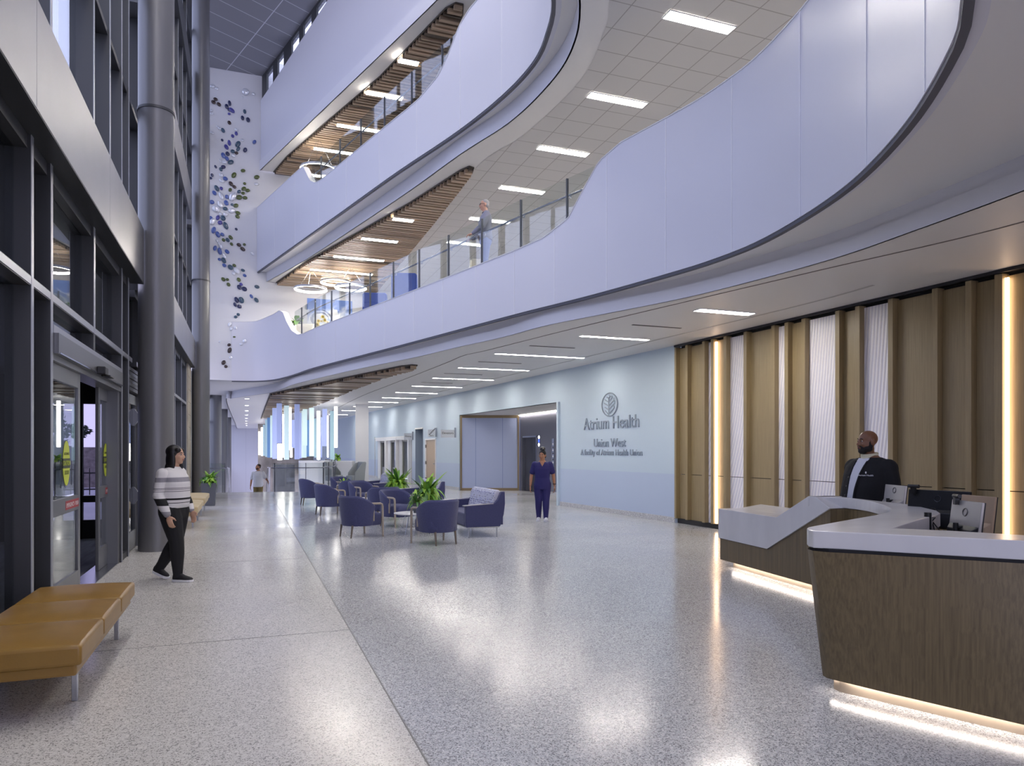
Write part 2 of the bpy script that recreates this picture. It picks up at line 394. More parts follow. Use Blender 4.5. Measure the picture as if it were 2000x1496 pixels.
# elevator alcove ----------------------------------------------------
al = MB(); al.prism([(8.57, 19.04), (10.4, 19.04), (10.3, 26.7), (8.03, 27.5)], 3.02, 3.1); tag(al.build('ceiling_alcove', SOFFIT), kind='structure')
EW = mat('elevator_wall_panel', '#6d6e7c', .4)
ew = MB(); X0 = 10.32
ew.box(X0, X0 + .2, 26.42, 26.9, 0, 3.02); ew.box(X0, X0 + .2, 21.9, 24.9, 0, 3.02); ew.box(X0, X0 + .2, 24.9, 26.42, 2.17, 3.02); ew.box(X0, X0 + .2, 19.0, 21.9, 2.17, 3.02); ew.box(X0, X0 + .2, 18.9, 20.3, 0, 2.17)
tag(ew.build('wall_alcove', EW), kind='structure')
k = MB(); k.box(8.5, 10.5, 18.9, 19.02, 0, 3.02); tag(k.build('wall_alcove_side', BLUEWALL), kind='structure')
k = MB(); k.box(X0 - .012, X0, 21.9, 24.9, 0, .12); tag(k.build('baseboard_alcove', BASEM), kind='structure')
k = MB(); k.box(11.4, 11.5, 19, 27, 0, 3.0); k.box(10.5, 11.5, 26.42, 26.5, 0, 3); k.box(10.5, 11.5, 24.8, 24.9, 0, 3); tag(k.build('wall_alcove_back', mat('shaft_dark', '#39373a', .6)), kind='structure')
cv = MB(); cv.box(X0 - .07, X0 - .012, 19.1, 26.65, 2.985, 3.015)
tag(cv.build('cove_light', emit('cove_led', '#fff6ea', 14)), 'slim white cove light running along the top of the grey elevator wall', 'light')
for i, (y0, y1) in enumerate(((24.9, 26.42), (20.3, 21.9))):
    d = empty('elevator', (X0, (y0 + y1) / 2, 0), label=('dark elevator doorway farther back, beside the frosted glass screen', 'elevator doorway half hidden by the edge of the pale blue wall')[i], cat='elevator')
    w = (y1 - y0) / 2
    part('door_frame', STEEL, d, lambda b: (b.box(-.02, .2, -w, -w + .05, 0, 2.17), b.box(-.02, .2, w - .05, w, 0, 2.17), b.box(-.02, .2, -w, w, 2.11, 2.17)))
    for s in (0, 1):
        part('door_leaf', mat('elevator_leaf', '#4c4c54', .35, metal=.6), d, lambda b: b.box(.12, .15, -w + .05 + s * (w - .05), s * (w - .05) - .004, .01, 2.11))
d = empty('elevator_indicator', (X0 - .02, 24.65, 2.02), label='elevator floor indicator with two round white lamps and a blue display', cat='indicator')
part('plate', STEEL, d, lambda b: b.box(0, .02, -.09, .09, -.3, .16))
for z in (.08, -.2): part('lamp', emit('indicator_lamp', '#ffffff', 5), d, lambda b: b.ellipsoid((0, 0, z), (.02, .06, .06), 14, 8))
part('display', emit('indicator_display', '#3c55d8', 2), d, lambda b: b.box(-.008, 0, -.06, .06, -.11, -.01))
d = empty('call_panel', (X0 - .02, 23.35, 1.25), label='tall steel elevator call panel with a column of buttons behind the nurse', cat='control panel')
part('plate', STEEL, d, lambda b: b.box(0, .02, -.1, .1, -.75, .78))
for z in range(9): part('button', BLACK if z % 2 else mat('button_white', '#e8e8ea', .4), d, lambda b: b.ellipsoid((-.002, 0, -.3 + z * .11), (.012, .035, .035), 10, 6))
# frosted screen
fa, fbp = Vector((8.06, 27.47)), Vector((10.28, 26.66)); dv = (fbp - fa); Lf = dv.length
d = empty('frosted_screen', (fa.x, fa.y, 0), math.atan2(dv.y, dv.x), label='tall frosted blue glass screen in a bronze frame beside the elevators', cat='partition')
BRONZE = mat('bronze_metal', '#8d7c62', .35, metal=.7)
part('frame', BRONZE, d, lambda b: (b.box(0, .07, -.05, .05, 0, 3.018), b.box(Lf - .07, Lf, -.05, .05, 0, 3.018), b.box(.07, Lf - .07, -.05, .05, 2.91, 3.018), b.box(.07, Lf - .07, -.05, .05, 0, .1)))
part('frosted_pane', mat('frosted_glass', '#a9b4d6', .35, spec=.4), d, lambda b: b.box(.07, Lf - .07, -.012, .012, .1, 2.91))
for x in (.62, 1.7): part('pane_joint', mat('frost_joint', '#8794c4', .4), d, lambda b: b.box(x - .012, x + .012, -.016, .016, .1, 2.91))

# wall features beyond the alcove --------------------------------------
def wall_frame(y): # position and heading on the right wall
    a = Vector((rwall_at(y - .1), y - .1)); b = Vector((rwall_at(y + .1), y + .1)); return math.atan2((b - a).y, (b - a).x)
d = empty('door_1', (rwall_at(31.26), 31.26, 0), wall_frame(31.26), kind='structure')
part('leaf', mat('tan_door', '#b39e86', .45), d, lambda b: b.box(-.72, .72, -.06, -.02, .01, 2.08))
part('frame', WHITE, d, lambda b: (b.box(-.8, -.72, -.1, .03, 0, 2.14), b.box(.72, .8, -.1, .03, 0, 2.14), b.box(-.8, .8, -.1, .03, 2.08, 2.14)))
part('handle', STEEL, d, lambda b: (b.box(-.66, -.58, -.02, .0, .93, 1.2), b.box(-.64, -.48, .03, .05, 1.0, 1.03), b.box(-.63, -.6, 0, .05, 1.0, 1.03)))
for z in (.3, 1.05, 1.8): part('hinge', STEEL, d, lambda b: b.box(.69, .75, -.02, .04, z - .07, z + .07))
k = MB(); k.beam((8.9, 32.46), (8.8, 33.7), .1, 0, 2.62, side=-1); k.beam((7.72, 32.44), (8.9, 32.44), .05, 0, 2.62); k.beam((7.64, 33.72), (8.9, 33.72), .05, 0, 2.62)
tag(k.build('wall_passage', mat('passage_grey', '#8f9db0', .6)), kind='structure')
k = MB(); k.prism([(7.7, 32.44), (8.9, 32.44), (8.9, 33.72), (7.62, 33.72)], 2.62, 2.68); tag(k.build('ceiling_passage', SOFFIT), kind='structure')
for i in range(3):
    y = 35.45 + i * 2.3
    d = empty('door_%d' % (i + 2), (rwall_at(y), y, 0), wall_frame(y), kind='structure')
    part('frame', WHITE, d, lambda b: (b.box(-1.1, -.95, -.12, .16, 0, 2.3), b.box(-.95, 1.15, -.12, .16, 2.14, 2.3), b.box(.62, 1.15, -.12, .02, 0, 2.14)))
    part('glass_leaf', GLASS, d, lambda b: b.box(-.8, .55, -.06, -.045, .1, 2.06))
    part('leaf_rail', mat('grey_stile', '#8b8984', .4), d, lambda b: (b.box(-.95, -.84, -.08, -.02, .02, 2.14), b.box(.53, .62, -.08, -.02, .02, 2.14), b.box(-.85, .55, -.08, -.02, 2.05, 2.14), b.box(-.85, .55, -.08, -.02, .02, .14)))
k = MB(); k.beam((9.2, 34.4), (8.6, 42), .1, 0, 2.4, side=-1); k.beam((7.6, 34.3), (9.3, 34.4), .05, 0, 2.4); k.beam((7.1, 42), (8.7, 42.1), .05, 0, 2.4)
tag(k.build('wall_side_room', mat('room_shade', '#a8a39b', .7)), kind='structure')
k = MB(); k.prism([(7.58, 34.4), (9.2, 34.4), (8.6, 42), (7.1, 42)], 2.3, 2.34); tag(k.build('ceiling_side_room', SOFFIT), kind='structure')
# projecting signs
def blade(y, z, label, body, size, px=.42, hgt=.2):
    x = rwall_at(y); d = empty('blade_sign', (x, y, z), label=label, cat='sign', group='projecting wall signs')
    part('bracket', STEEL, d, lambda b: b.box(-.07, 0, -.03, .03, -hgt, hgt))
    part('panel', mat('sign_white', '#dfe3ea', .4), d, lambda b: b.box(-px - .07, -.07, -.012, .012, -hgt, hgt * .55))
    M = Matrix.Translation((-.07 - px / 2, -.016, -.06)) @ Matrix.Rotation(PI / 2, 4, 'X')
    if body: text_obj('lettering', body, size, BLACK, M, d, .003)
    else:
      text_obj('lettering', 'Stairs', .08, BLACK, Matrix.Translation((-.07 - px / 2, -.016, -.17)) @ Matrix.Rotation(PI / 2, 4, 'X'), d, .003)
      part('pictogram', BLACK, d, lambda b: [b.box(-px - .02 + k_ * .05, -px + .05 + k_ * .05, -.018, -.013, -.1 + k_ * .05, -.07 + k_ * .05) for k_ in range(6)])
blade(27.9, 2.33, 'white projecting wall sign reading Elevators, next to the frosted screen', 'Elevators', .13, .56)
blade(30.4, 2.4, 'white projecting sign with a black stair pictogram above the tan door', None, .1, .34)
blade(34.0, 2.32, 'small white projecting sign reading Waiting, beyond the grey passage opening', 'Waiting', .1, .4)

# the white square column
k = MB(); P = sight(691, 789, z=3.93); k.beam((P[0] + .08, P[1]), (P[0] + .72, P[1] - .1), .75, 0, 3.93, side=1)
tag(k.build('column_square', WHITE), kind='structure')

# hall beyond and below ------------------------------------------------
k = MB(); k.box(-2.5, 3.0, 80, 80.2, -3.6, 4.35); tag(k.build('wall_far_hall', grid_mat('white_tile', '#dcdce4', '#c3c3cc', 1.2, 1.2, .02)), kind='structure')
STONE = mat('veined_stone', '#9a938c', .5, var=(1.1, .45, (1, 1, .5)))
k = MB(); k.box(1.0, 6.2, 66, 66.3, -3.6, 3.93); tag(k.build('wall_stone', STONE), kind='structure')
MARB = mat('grey_marble', '#74757a', .35, var=(1.6, .4, (1, 1, .45)))
k = MB(); k.box(1.6, 2.75, 44.5, 46, -3.6, .75); tag(k.build('wall_marble', MARB), kind='structure')
k = MB(); k.box(2.75, 4.3, 40.0, 41.2, -3.6, 1.05); tag(k.build('wall_stair_side', WHITE), kind='structure')
k = MB(); k.box(4.35, 6.6, 81.5, 82, 0, 3.93); tag(k.build('wall_end', WHITE), kind='structure')
k = MB(); k.box(-2.0, -1.85, 29.2, 82, -3.6, 0); tag(k.build('wall_left_lower', WHITE), kind='structure')

# end wall of the atrium and upper shell ---------------------------------
k = MB(); k.box(-1.95, 9.8, YE, YE + .25, 4.25, 16.6); tag(k.build('wall_back', mat('end_wall_white', '#dedee2', .55)), kind='structure')
k = MB(); k.box(9.6, 9.8, YB, YE, 3.95, 13.0); tag(k.build('wall_right_upper', WHITE), kind='structure')
k = MB()
for x in [-1.9 + 1.45 * i for i in range(9)]: k.box(x, x + .1, YB - .2, YB, 0, 17)
for z in (0, 3, 4.2, 5.1, 8.9, 9.8, 12.8, 16): k.box(-1.9, 9.7, YB - .18, YB - .02, z, z + .12)
tag(k.build('wall_front', GREYM), kind='structure')  # unseen end, opened to bare mullions so sky light comes in

# balconies: parapet fascias ---------------------------------------------
top2 = [(0, 6.48), (.9, 6.5), (1.5, 6.62), (2.43, 6.73), (2.86, 6.6), (3.26, 6.2), (3.88, 5.78), (4.6, 5.55), (5.4, 5.48), (17.4, 5.48), (18.3, 5.52), (18.97, 5.70), (19.37, 6.1), (19.76, 6.45), (20.3, 6.58), (60, 6.6)]
top3 = [(0, 10.9), (4.9, 10.82), (5.21, 10.8), (5.5, 10.5), (5.87, 10.12), (6.3, 9.92), (6.8, 9.86), (12.5, 9.78), (13.1, 9.8), (14.0, 9.98), (14.46, 10.3), (14.85, 10.65), (15.3, 10.8), (16, 10.84), (60, 10.84)]
RIBBED = mat('fascia_panel', '#dedee6', .4)
def pw(tab):   # piecewise linear
    def f(s):
        for (a, p), (b, q) in zip(tab, tab[1:]):
            if s <= b: return p + (q - p) * max(0, s - a) / (b - a)
        return tab[-1][1]
    return f
def balcony(name, curve, zb, top, zfloor, joints, s0=0, label=''):
    o = wall_ribbon(curve, s0, curve.len, zb, pw(top), .16, step=.12).build(name, RIBBED, autosm=50)
    tag(o, kind='structure')
    wall_ribbon(curve, s0, curve.len, zb - .045, zb, .06, step=.25, inset=.012).build('shadow_gap', mat('shadow_gap', '#5a5b64', .6), o, autosm=50)
    wall_ribbon(curve, s0, curve.len, lambda s: pw(top)(s), lambda s: pw(top)(s) + .015, .19, step=.12, inset=-.012).build('coping', WHITE, o, autosm=50)
    for s in joints:
        if s0 < s < curve.len:
            p = curve.at(s); n = curve.nrm(s); b = MB()
            b.beam(p - n * .004 + Vector((n.y, -n.x)) * .006, p - n * .004 - Vector((n.y, -n.x)) * .006, .006, zb + .005, pw(top)(s) - .005)
            b.build('panel_joint', mat('joint_light', '#f2f2f6', .4), o)
    return o
bal2 = balcony('balcony_second_floor', EDGE2, 4.25, top2, 5.25, [6.6, 8.3, 10, 11.6, 13.2, 14.6, 16, 17.4, 18.6, 19.95, 21.29, 22.63, 24.1, 25.54, 26.93])
bal3 = balcony('balcony_third_floor', EDGE3, 8.45, top3, 9.45, [2.2, 4.4, 6.6, 8.8, 11, 13.0, 14.9, 16.6])
# top storey: solid wall with the clerestory above it
c1 = EDGE4.hit(512, 150); c2 = EDGE4.hit(620, 0)
def roofz(y): return 15.98 + (c2[2] - 15.98) * min((28.97 - y), 14) / (28.97 - EDGE4.at(c2[1]).y)
hA, hB = EDGE4.hit(512, 192), EDGE4.hit(640, 0)
def sill(s): return hA[2] + (hB[2] - hA[2]) * (min(s, 12) - hA[1]) / (hB[1] - hA[1])
o = wall_ribbon(EDGE4, 0, EDGE4.len, 12.7, sill, .3, step=.3).build('wall_fourth_floor', RIBBED, autosm=50); tag(o, kind='structure')
cl = empty('window_1', (0, 0, 0), kind='structure')
ps = []
for a, b in ((519, 531), (540, 552), (567, 582), (590, 606), (616, 635), (645, 665)):
    ha, hb = EDGE4.hit(a, 60), EDGE4.hit(b, 60); ps.append((ha[1], hb[1]))
ps += [(8.3, 9.2), (9.9, 10.8), (11.5, 12.4)]
prev = 0.02
for a, b in ps:
    wall_ribbon(EDGE4, prev, a, sill, lambda s: roofz(EDGE4.at(s).y), .07, step=.2, inset=.04).build('mullion', GREYM, cl); prev = b
    wall_ribbon(EDGE4, a, b, sill, lambda s: roofz(EDGE4.at(s).y) - .12, .012, step=.3, inset=.08).build('pane', GLASS, cl)
    wall_ribbon(EDGE4, a, b, lambda s: roofz(EDGE4.at(s).y) - .12, lambda s: roofz(EDGE4.at(s).y), .07, step=.3, inset=.04).build('head', GREYM, cl)
k = wall_ribbon(EDGE4, prev, EDGE4.len, sill, lambda s: roofz(EDGE4.at(s).y) + .3, .2, step=.5); tag(k.build('wall_fourth_floor_upper', WHITE), kind='structure')

# slabs, ceilings and lips of the upper storeys
XR = 9.65
CARP = mat('upper_floor_finish', '#a7a5a6', .5)
for nm, curve, z in (('floor_second', EDGE2, 5.25), ('floor_third', EDGE3, 9.45)):
    b = MB(); q = [c for c in pts(curve)]; q = [(x + .1, y) for x, y in q]
    flat(q + [(XR, YB), (XR, YE)], z, b); tag(b.build(nm, CARP), kind='structure')
for i, (nm, edge, lip, zs, zc) in enumerate((('second', EDGE3, LIP2, 8.46, 8.1), ('third', EDGE4, LIP3, 12.71, 12.35))):
    b = MB(); flat(pts(edge) + [(lip.p[-1].x + .6, YB)] + [(x + .35, y) for x, y in pts(lip, True)], zs, b); tag(b.build('ceiling_soffit_' + nm, SOFFIT), kind='structure')
    b = wall_ribbon(lip, 0, lip.len, zc, zs, .03, step=.3); tag(b.build('ceiling_lip_' + nm, FASCIA, autosm=40), kind='structure')
    b = MB(); flat(pts(lip) + [(XR, YB), (XR, YE)], zc, b); tag(b.build('ceiling_' + nm, SOFFIT), kind='structure')
tile_edge = catmull([(5.02, 29.0), (4.98, 22), (4.95, 15.75), (5.35, 13.69), (5.5, 11.34), (5.2, 9.82), (4.9, 9.1), (4.5, 8.2), (4.2, 7), (4.1, YB)])
b = MB(); flat([p for p in tile_edge] + [(XR, YB), (XR, YE)], 8.094, b)
tag(b.build('ceiling_tile_second', grid_mat('ceiling_tile', '#d2d0ce', '#a9a6a3', .6, .6, .018, .75, ox=5.86, oy=9.1)), kind='structure')
b = MB()
rl = []
for i in range(61):
    q = EDGE4.at(EDGE4.len * i / 60); rl.append([(-2.2, q.y, roofz(q.y)), (q.x + .28, q.y, roofz(q.y)), (q.x + .28, q.y, roofz(q.y) + .1), (-2.2, q.y, roofz(q.y) + .1)])
b.loft(rl)
tag(b.build('ceiling_atrium', grid_mat('atrium_ceiling', '#8f8f95', '#d2d2da', 2.6, .69, .03, .6, ox=.75, oy=.1, lw2=.022, rot=-math.radians(24))), kind='structure')

# wood slat ceilings -----------------------------------------------------
SLAT = mat('walnut_slat', '#a8927a', .36, var=(1, .42, (.12, 7.5, 1)))
SLATD = mat('slat_gap_shade', '#4b3f34', .42)  # boards coloured dark to imitate the shadowy gaps between slats
SLATBACK = mat('slat_backing', '#231d17', .8)
def slat_ceiling(name, poly, z, label, dark=.1, seed=1):
    d = empty(name, (0, 0, z), kind='structure')
    rnd = random.Random(seed); ys = [p[1] for p in poly]; y = min(ys) + .03
    flat(poly, 0, th=.012).build('backing', SLATBACK, d).location.z = -.02
    sb = MB(); i = 0
    while y < max(ys):
        w = rnd.choice((.07, .1, .1, .14)); gap = rnd.choice((.05, .07, .09))
        xs = clip_x(poly, y + w / 2)
        dkb = 1 if rnd.random() < dark else 0
        for a, c in zip(xs[::2], xs[1::2]): sb.box(a + .03, c - .03, y, y + w, (-.12 if not dkb else -.09), -.022, dkb)
        y += w + gap
    sb.build('slats', [SLAT, SLATD], d)
    eb = MB(); pc = poly + poly[:1]
    for a, c in zip(pc, pc[1:]): eb.beam(a, c, .02, -.035, 0)
    eb.build('edge_trim', mat('slat_edge', '#4a443d', .5), d)
    return d
def loop(c): return catmull(c, 6)
W1 = [(0.92, 30.5), (2.05, 26.25), (3.22, 22.0), (4.0, 19.3), (4.2, 18.95), (4.36, 19.0), (4.38, 19.6), (4.07, 21.53), (3.78, 25.8), (3.49, 33.3), (3.1, 39.5), (2.2, 48), (1.0, 52.8), (0.95, 40)]
W2 = [(1.34, 27.87), (1.96, 25.2), (3.13, 21.37), (4.02, 18.39), (4.65, 15.85), (4.78, 15.55), (4.9, 15.6), (4.95, 15.9), (4.97, 16.9), (5.0, 19.56), (5.0, 28.9), (1.1, 28.9)]
W3 = [(1.4, 27.22), (2.5, 23.8), (3.59, 20.5), (4.54, 16.75), (4.71, 16.45), (4.9, 16.45), (5.0, 16.8), (5.05, 18.0), (5.1, 20), (5.1, 28.9), (1.0, 28.9)]
slat_ceiling('ceiling_slats_ground', W1, 3.93, '', dark=.4, seed=1)
slat_ceiling('ceiling_slats_second', W2, 8.1, '', seed=2)
slat_ceiling('ceiling_slats_third', W3, 12.35, '', seed=3)

# ceiling lights ----------------------------------------------------------
ORD = ['nearest', 'second', 'third', 'fourth', 'fifth', 'sixth', 'seventh', 'eighth', 'ninth', 'tenth', 'eleventh', 'twelfth']
def lightbar(x0, x1, y, z, w, label, group, m=LIGHT, rot=0):
    d = empty('ceiling_light', ((x0 + x1) / 2, y, z), label=label, cat='light', group=group); h = (x1 - x0) / 2
    part('diffuser', m, d, lambda b: b.box(-h, h, -w / 2, w / 2, -.012, -.004))
    part('frame', WHITE, d, lambda b: (b.box(-h - .015, h + .015, -w / 2 - .015, -w / 2, -.014, 0), b.box(-h - .015, h + .015, w / 2, w / 2 + .015, -.014, 0), b.box(-h - .015, -h, -w / 2, w / 2, -.014, 0), b.box(h, h + .015, -w / 2, w / 2, -.014, 0)))
    return d
LB = [(6.98, 8.07, 9.93, .2), (6.35, 7.92, 13.0, .13), (5.6, 7.95, 16.1, .11), (5.58, 7.7, 19.2, .11), (5.6, 7.65, 22.2, .11), (5.6, 7.45, 25.2, .11), (5.6, 7.3, 28.2, .11), (5.6, 7.1, 31.2, .11), (5.5, 6.9, 34.2, .11), (5.3, 6.8, 38, .11), (5.2, 6.5, 42, .11), (5.0, 6.2, 47, .11)]
for i, (a, b_, y, w) in enumerate(LB):
    lightbar(a, b_, y, 3.93, w, ('short wide light in the lobby ceiling in front of the wood wall' if i == 0 else '%s linear light in the lobby ceiling along the pale blue wall' % ORD[i]), 'linear lobby ceiling lights')
for i, y in enumerate((1.8, 4.25, 6.7, 9.1, 11.65, 14.05, 16.5, 19.0, 21.4)):
    lightbar(5.86, 7.02, y, 8.09, .2, 'rectangular light in the second-floor tile ceiling, %s along its row' % ORD[i], 'tile ceiling lights', LIGHTUP)
for z, lst, grp in ((8.0, ((767, 808, 427.5), (705, 778, 467.5), (650, 752, 503.5), (605, 730, 530)), 'second'), (12.25, ((778, 818, 119.5), (714, 788, 185), (657, 744, 249), (612, 692, 294)), 'third')):
    for i, (a, b_, v) in enumerate(lst):
        p, q = sight(a, v - 1, z=z), sight(b_, v + 1, z=z); y = (p[1] + q[1]) / 2
        lightbar(p[0], q[0], y, z - .02, .22, '%s linear light set in the %s-floor wood slat ceiling' % (ORD[i], grp), 'slat ceiling lights', LIGHTUP)
for i, (x, y) in enumerate(((0.6, 13.5), (2.6, 11.0), (0.4, 8.5), (2.4, 6.0), (0.2, 3.5), (1.2, 1.0), (-.4, -1.5), (.6, -4.0))):  # lamps added out of view to brighten the floor and foreground
    d = empty('downlight', (x, y, roofz(y)), label='large round fill lamp added out of view in the atrium ceiling above the entrance, %s in its zigzag' % ORD[i], cat='light', group='added atrium fill lamps')
    part('lens', emit('fill_lamp_lens', '#fdf7f0', 125), d, lambda b: b.lathe([(0.001, -.02), (.3, -.02), (.3, -.01)], 24))
    part('trim_ring', WHITE, d, lambda b: b.lathe([(.3, -.03), (.36, -.03), (.36, .01), (.3, .01)], 24, caps=False))
for i in range(8):
    y = 34 + i * 5.2
    d = empty('downlight', (0.05, y, 3.93), label='small round downlight in the far hall ceiling, %s in the row' % ORD[i], cat='light', group='far hall downlights')
    part('lens', emit('downlight_lens', '#fffdf8', 25), d, lambda b: b.lathe([(0.001, -.006), (.1, -.006), (.1, -.003)], 16))
    part('trim_ring', WHITE, d, lambda b: b.lathe([(.1, -.01), (.14, -.01), (.14, 0), (.1, 0)], 20, caps=False))
# ================================================================== GLASS FACADE (left)
XF, XG = -1.66, -1.79          # mullion face, glass line of the ground-floor curtain wall
fac = empty('wall_left', (0, 0, 0), kind='structure')
LOWY = [(-7.0, .09), (-5.0, .09), (-3.0, .09), (-1.0, .09), (1.0, .09), (3.0, .09), (5.0, .09), (6.91, .09), (7.54, .095), (11.49, .1), (12.1, .09), (13.42, .09), (15.6, .07), (17.7, .07), (19.72, .07), (21.6, .07), (23.3, .07)]
for y, w in LOWY:
    part('mullion', GREYM, fac, lambda b: b.box(XG - .06, XF - .006, y, y + w, 0, 4.22))
    part('mullion_face', EDGEM, fac, lambda b: b.box(XF - .006, XF, y, y + w * .75, 0, 4.22))
part('mullion', GREYM, fac, lambda b: b.box(XG - .06, XF - .006, 9.5, 9.6, 2.77, 4.22)); part('mullion_face', EDGEM, fac, lambda b: b.box(XF - .006, XF, 9.5, 9.58, 2.97, 4.22))
for a, c in ((YB, 12.5), (13.0, 24.6)):
    part('transom', GREYM, fac, lambda b: (b.box(XG - .06, XF - .008, a, c, 2.965, 3.05), b.box(XG - .06, XF - .03, a, c, 4.1, 4.22)))
    part('transom_face', EDGEM, fac, lambda b: b.box(XF - .008, XF - .002, a, c, 2.975, 3.04))
part('transom', GREYM, fac, lambda b: b.box(XG - .06, XF - .004, 7.6, 11.5, 2.69, 2.77)); part('transom_face', EDGEM, fac, lambda b: b.box(XF - .004, XF + .002, 7.63, 11.5, 2.69, 2.765))
# silver spandrel band
def jy(u): return sight(u, 400, x=-1.5)[1]
joints = [YB, -4.0, 0.0, 3.2, jy(72), jy(215), 12.52]
for a, c in list(zip(joints, joints[1:])) + [(13.0, 17.2), (17.2, 21.0), (21.0, 24.62)]:
    part('spandrel_panel', SILVER, fac, lambda b: b.box(-1.56, -1.5, a + .004, c - .004, 4.225, 5.08), bevel=.004)
for a, c in ((YB, 12.52), (13.0, 24.62)):
    part('spandrel_soffit', DARKM, fac, lambda b: b.box(-1.86, -1.505, a, c, 4.215, 4.24)); part('spandrel_core', DARKM, fac, lambda b: b.box(-1.9, -1.56, a, c, 4.24, 5.07))  # silver underside coloured dark to imitate its shade
# upper curtain wall
UPY = [-7, -5, -3, -1, 1, 3, 5, 6.1, 7.5, 9.45, 10.5, 11.45, 12.1, 13.5, 14.9, 16.3, 17.7, 19.1, 20.5, 21.9, 23.3, 25.6, 27.0, 28.4]
for y in UPY:
    part('mullion', GREYM, fac, lambda b: b.box(-1.9, -1.66, y, y + .09, 5.07, 16.5))
    part('mullion_face', EDGEM, fac, lambda b: b.box(-1.66, -1.654, y, y + .065, 5.07, 16.5))
for z0, z1 in ((8.9, 9.85), (12.9, 13.7)):
    for a, c in ((YB, 12.5), (13.0, 24.62), (25.15, YE)):
        part('spandrel_panel', SILVER if z0 < 9 else GREYM, fac, lambda b: b.box(-1.9, -1.6, a, c, z0, z1))
for z in (7.0, 11.3, 15.0):
    part('transom', GREYM, fac, lambda b: b.box(-1.9, -1.68, YB, YE, z, z + .08))
part('glass_pane', FGLASS, fac, lambda b: (b.box(-1.845, -1.835, YB, YE, 5.08, 16.3)))
part('glass_pane', FGLASS, fac, lambda b: (b.box(XG - .006, XG + .006, YB, 7.54, .05, 4.1), b.box(XG - .006, XG + .006, 7.6, 11.5, 2.77, 4.1), b.box(XG - .006, XG + .006, 11.58, 12.15, .05, 4.1), b.box(XG - .006, XG + .006, 12.15, 13.42, 2.7, 4.1), b.box(XG - .006, XG + .006, 13.5, 23.3, .05, 4.1)))
part('sill', GREYM, fac, lambda b: (b.box(XG - .06, XF - .02, YB, 7.54, 0, .09), b.box(XG - .06, XF - .02, 11.5, 12.15, 0, .09), b.box(XG - .06, XF - .02, 13.42, 23.3, 0, .09)))
# stone pier beside the second round column
bs = MB(); sz = .4
for i in range(11):
    for j, (a, c) in enumerate(((23.42, 24.0), (24.0, 24.68))): bs.box(-2.1, -1.62, a + .006, c - .006, i * .385 + .006, (i + 1) * .385 - .006)
bs.box(-2.1, -1.635, 23.4, 24.7, 0, 4.22)
tag(bs.build('wall_stone_pier', mat('tan_stone', '#b7ae9f', .7, var=(2.2, .2, (1, 1, 1))), bevel=.006), kind='structure')
# hall beyond the end wall
fh = empty('window_2', (0, 0, 0), kind='structure')
for y in range(30, 81, 3): part('mullion', GREYM, fh, lambda b: b.box(-1.95, -1.75, y, y + .08, 0, 4.26))
part('transom', GREYM, fh, lambda b: (b.box(-1.95, -1.78, 29.2, 81, 2.95, 3.03), b.box(-1.95, -1.78, 29.2, 81, 4.12, 4.26)))
part('glass_pane', FGLASS, fh, lambda b: b.box(-1.89, -1.88, 29.2, 81, 0, 4.2))

k = MB(); k.box(-2.1, -1.68, 24.68, 29.2, 0, 4.24); tag(k.build('wall_left_solid', GREYM), kind='structure')
# round columns
for i, y in enumerate((12.75, 24.9, 37.1, 49.3, 61.5)):
    zt = 16.3 if i < 2 else 4.26; zb = 0 if i < 2 else -3.6
    c = MB(); c.lathe([(.265, zb), (.265, 7.03 if i < 2 else zt)], 48, (-1.35, y, 0)); o = c.build('column_round', COLM, autosm=40); tag(o, kind='structure')
    if i < 2:
        part('collar', GREYM, o, lambda b: b.lathe([(.265, 7.02), (.276, 7.02), (.276, 7.06), (.265, 7.06)], 48, (-1.35, y, 0)), autosm=40)
        part('upper_shaft', COLM, o, lambda b: b.lathe([(.265, 7.03), (.265, zt)], 48, (-1.35, y, 0)), autosm=40)

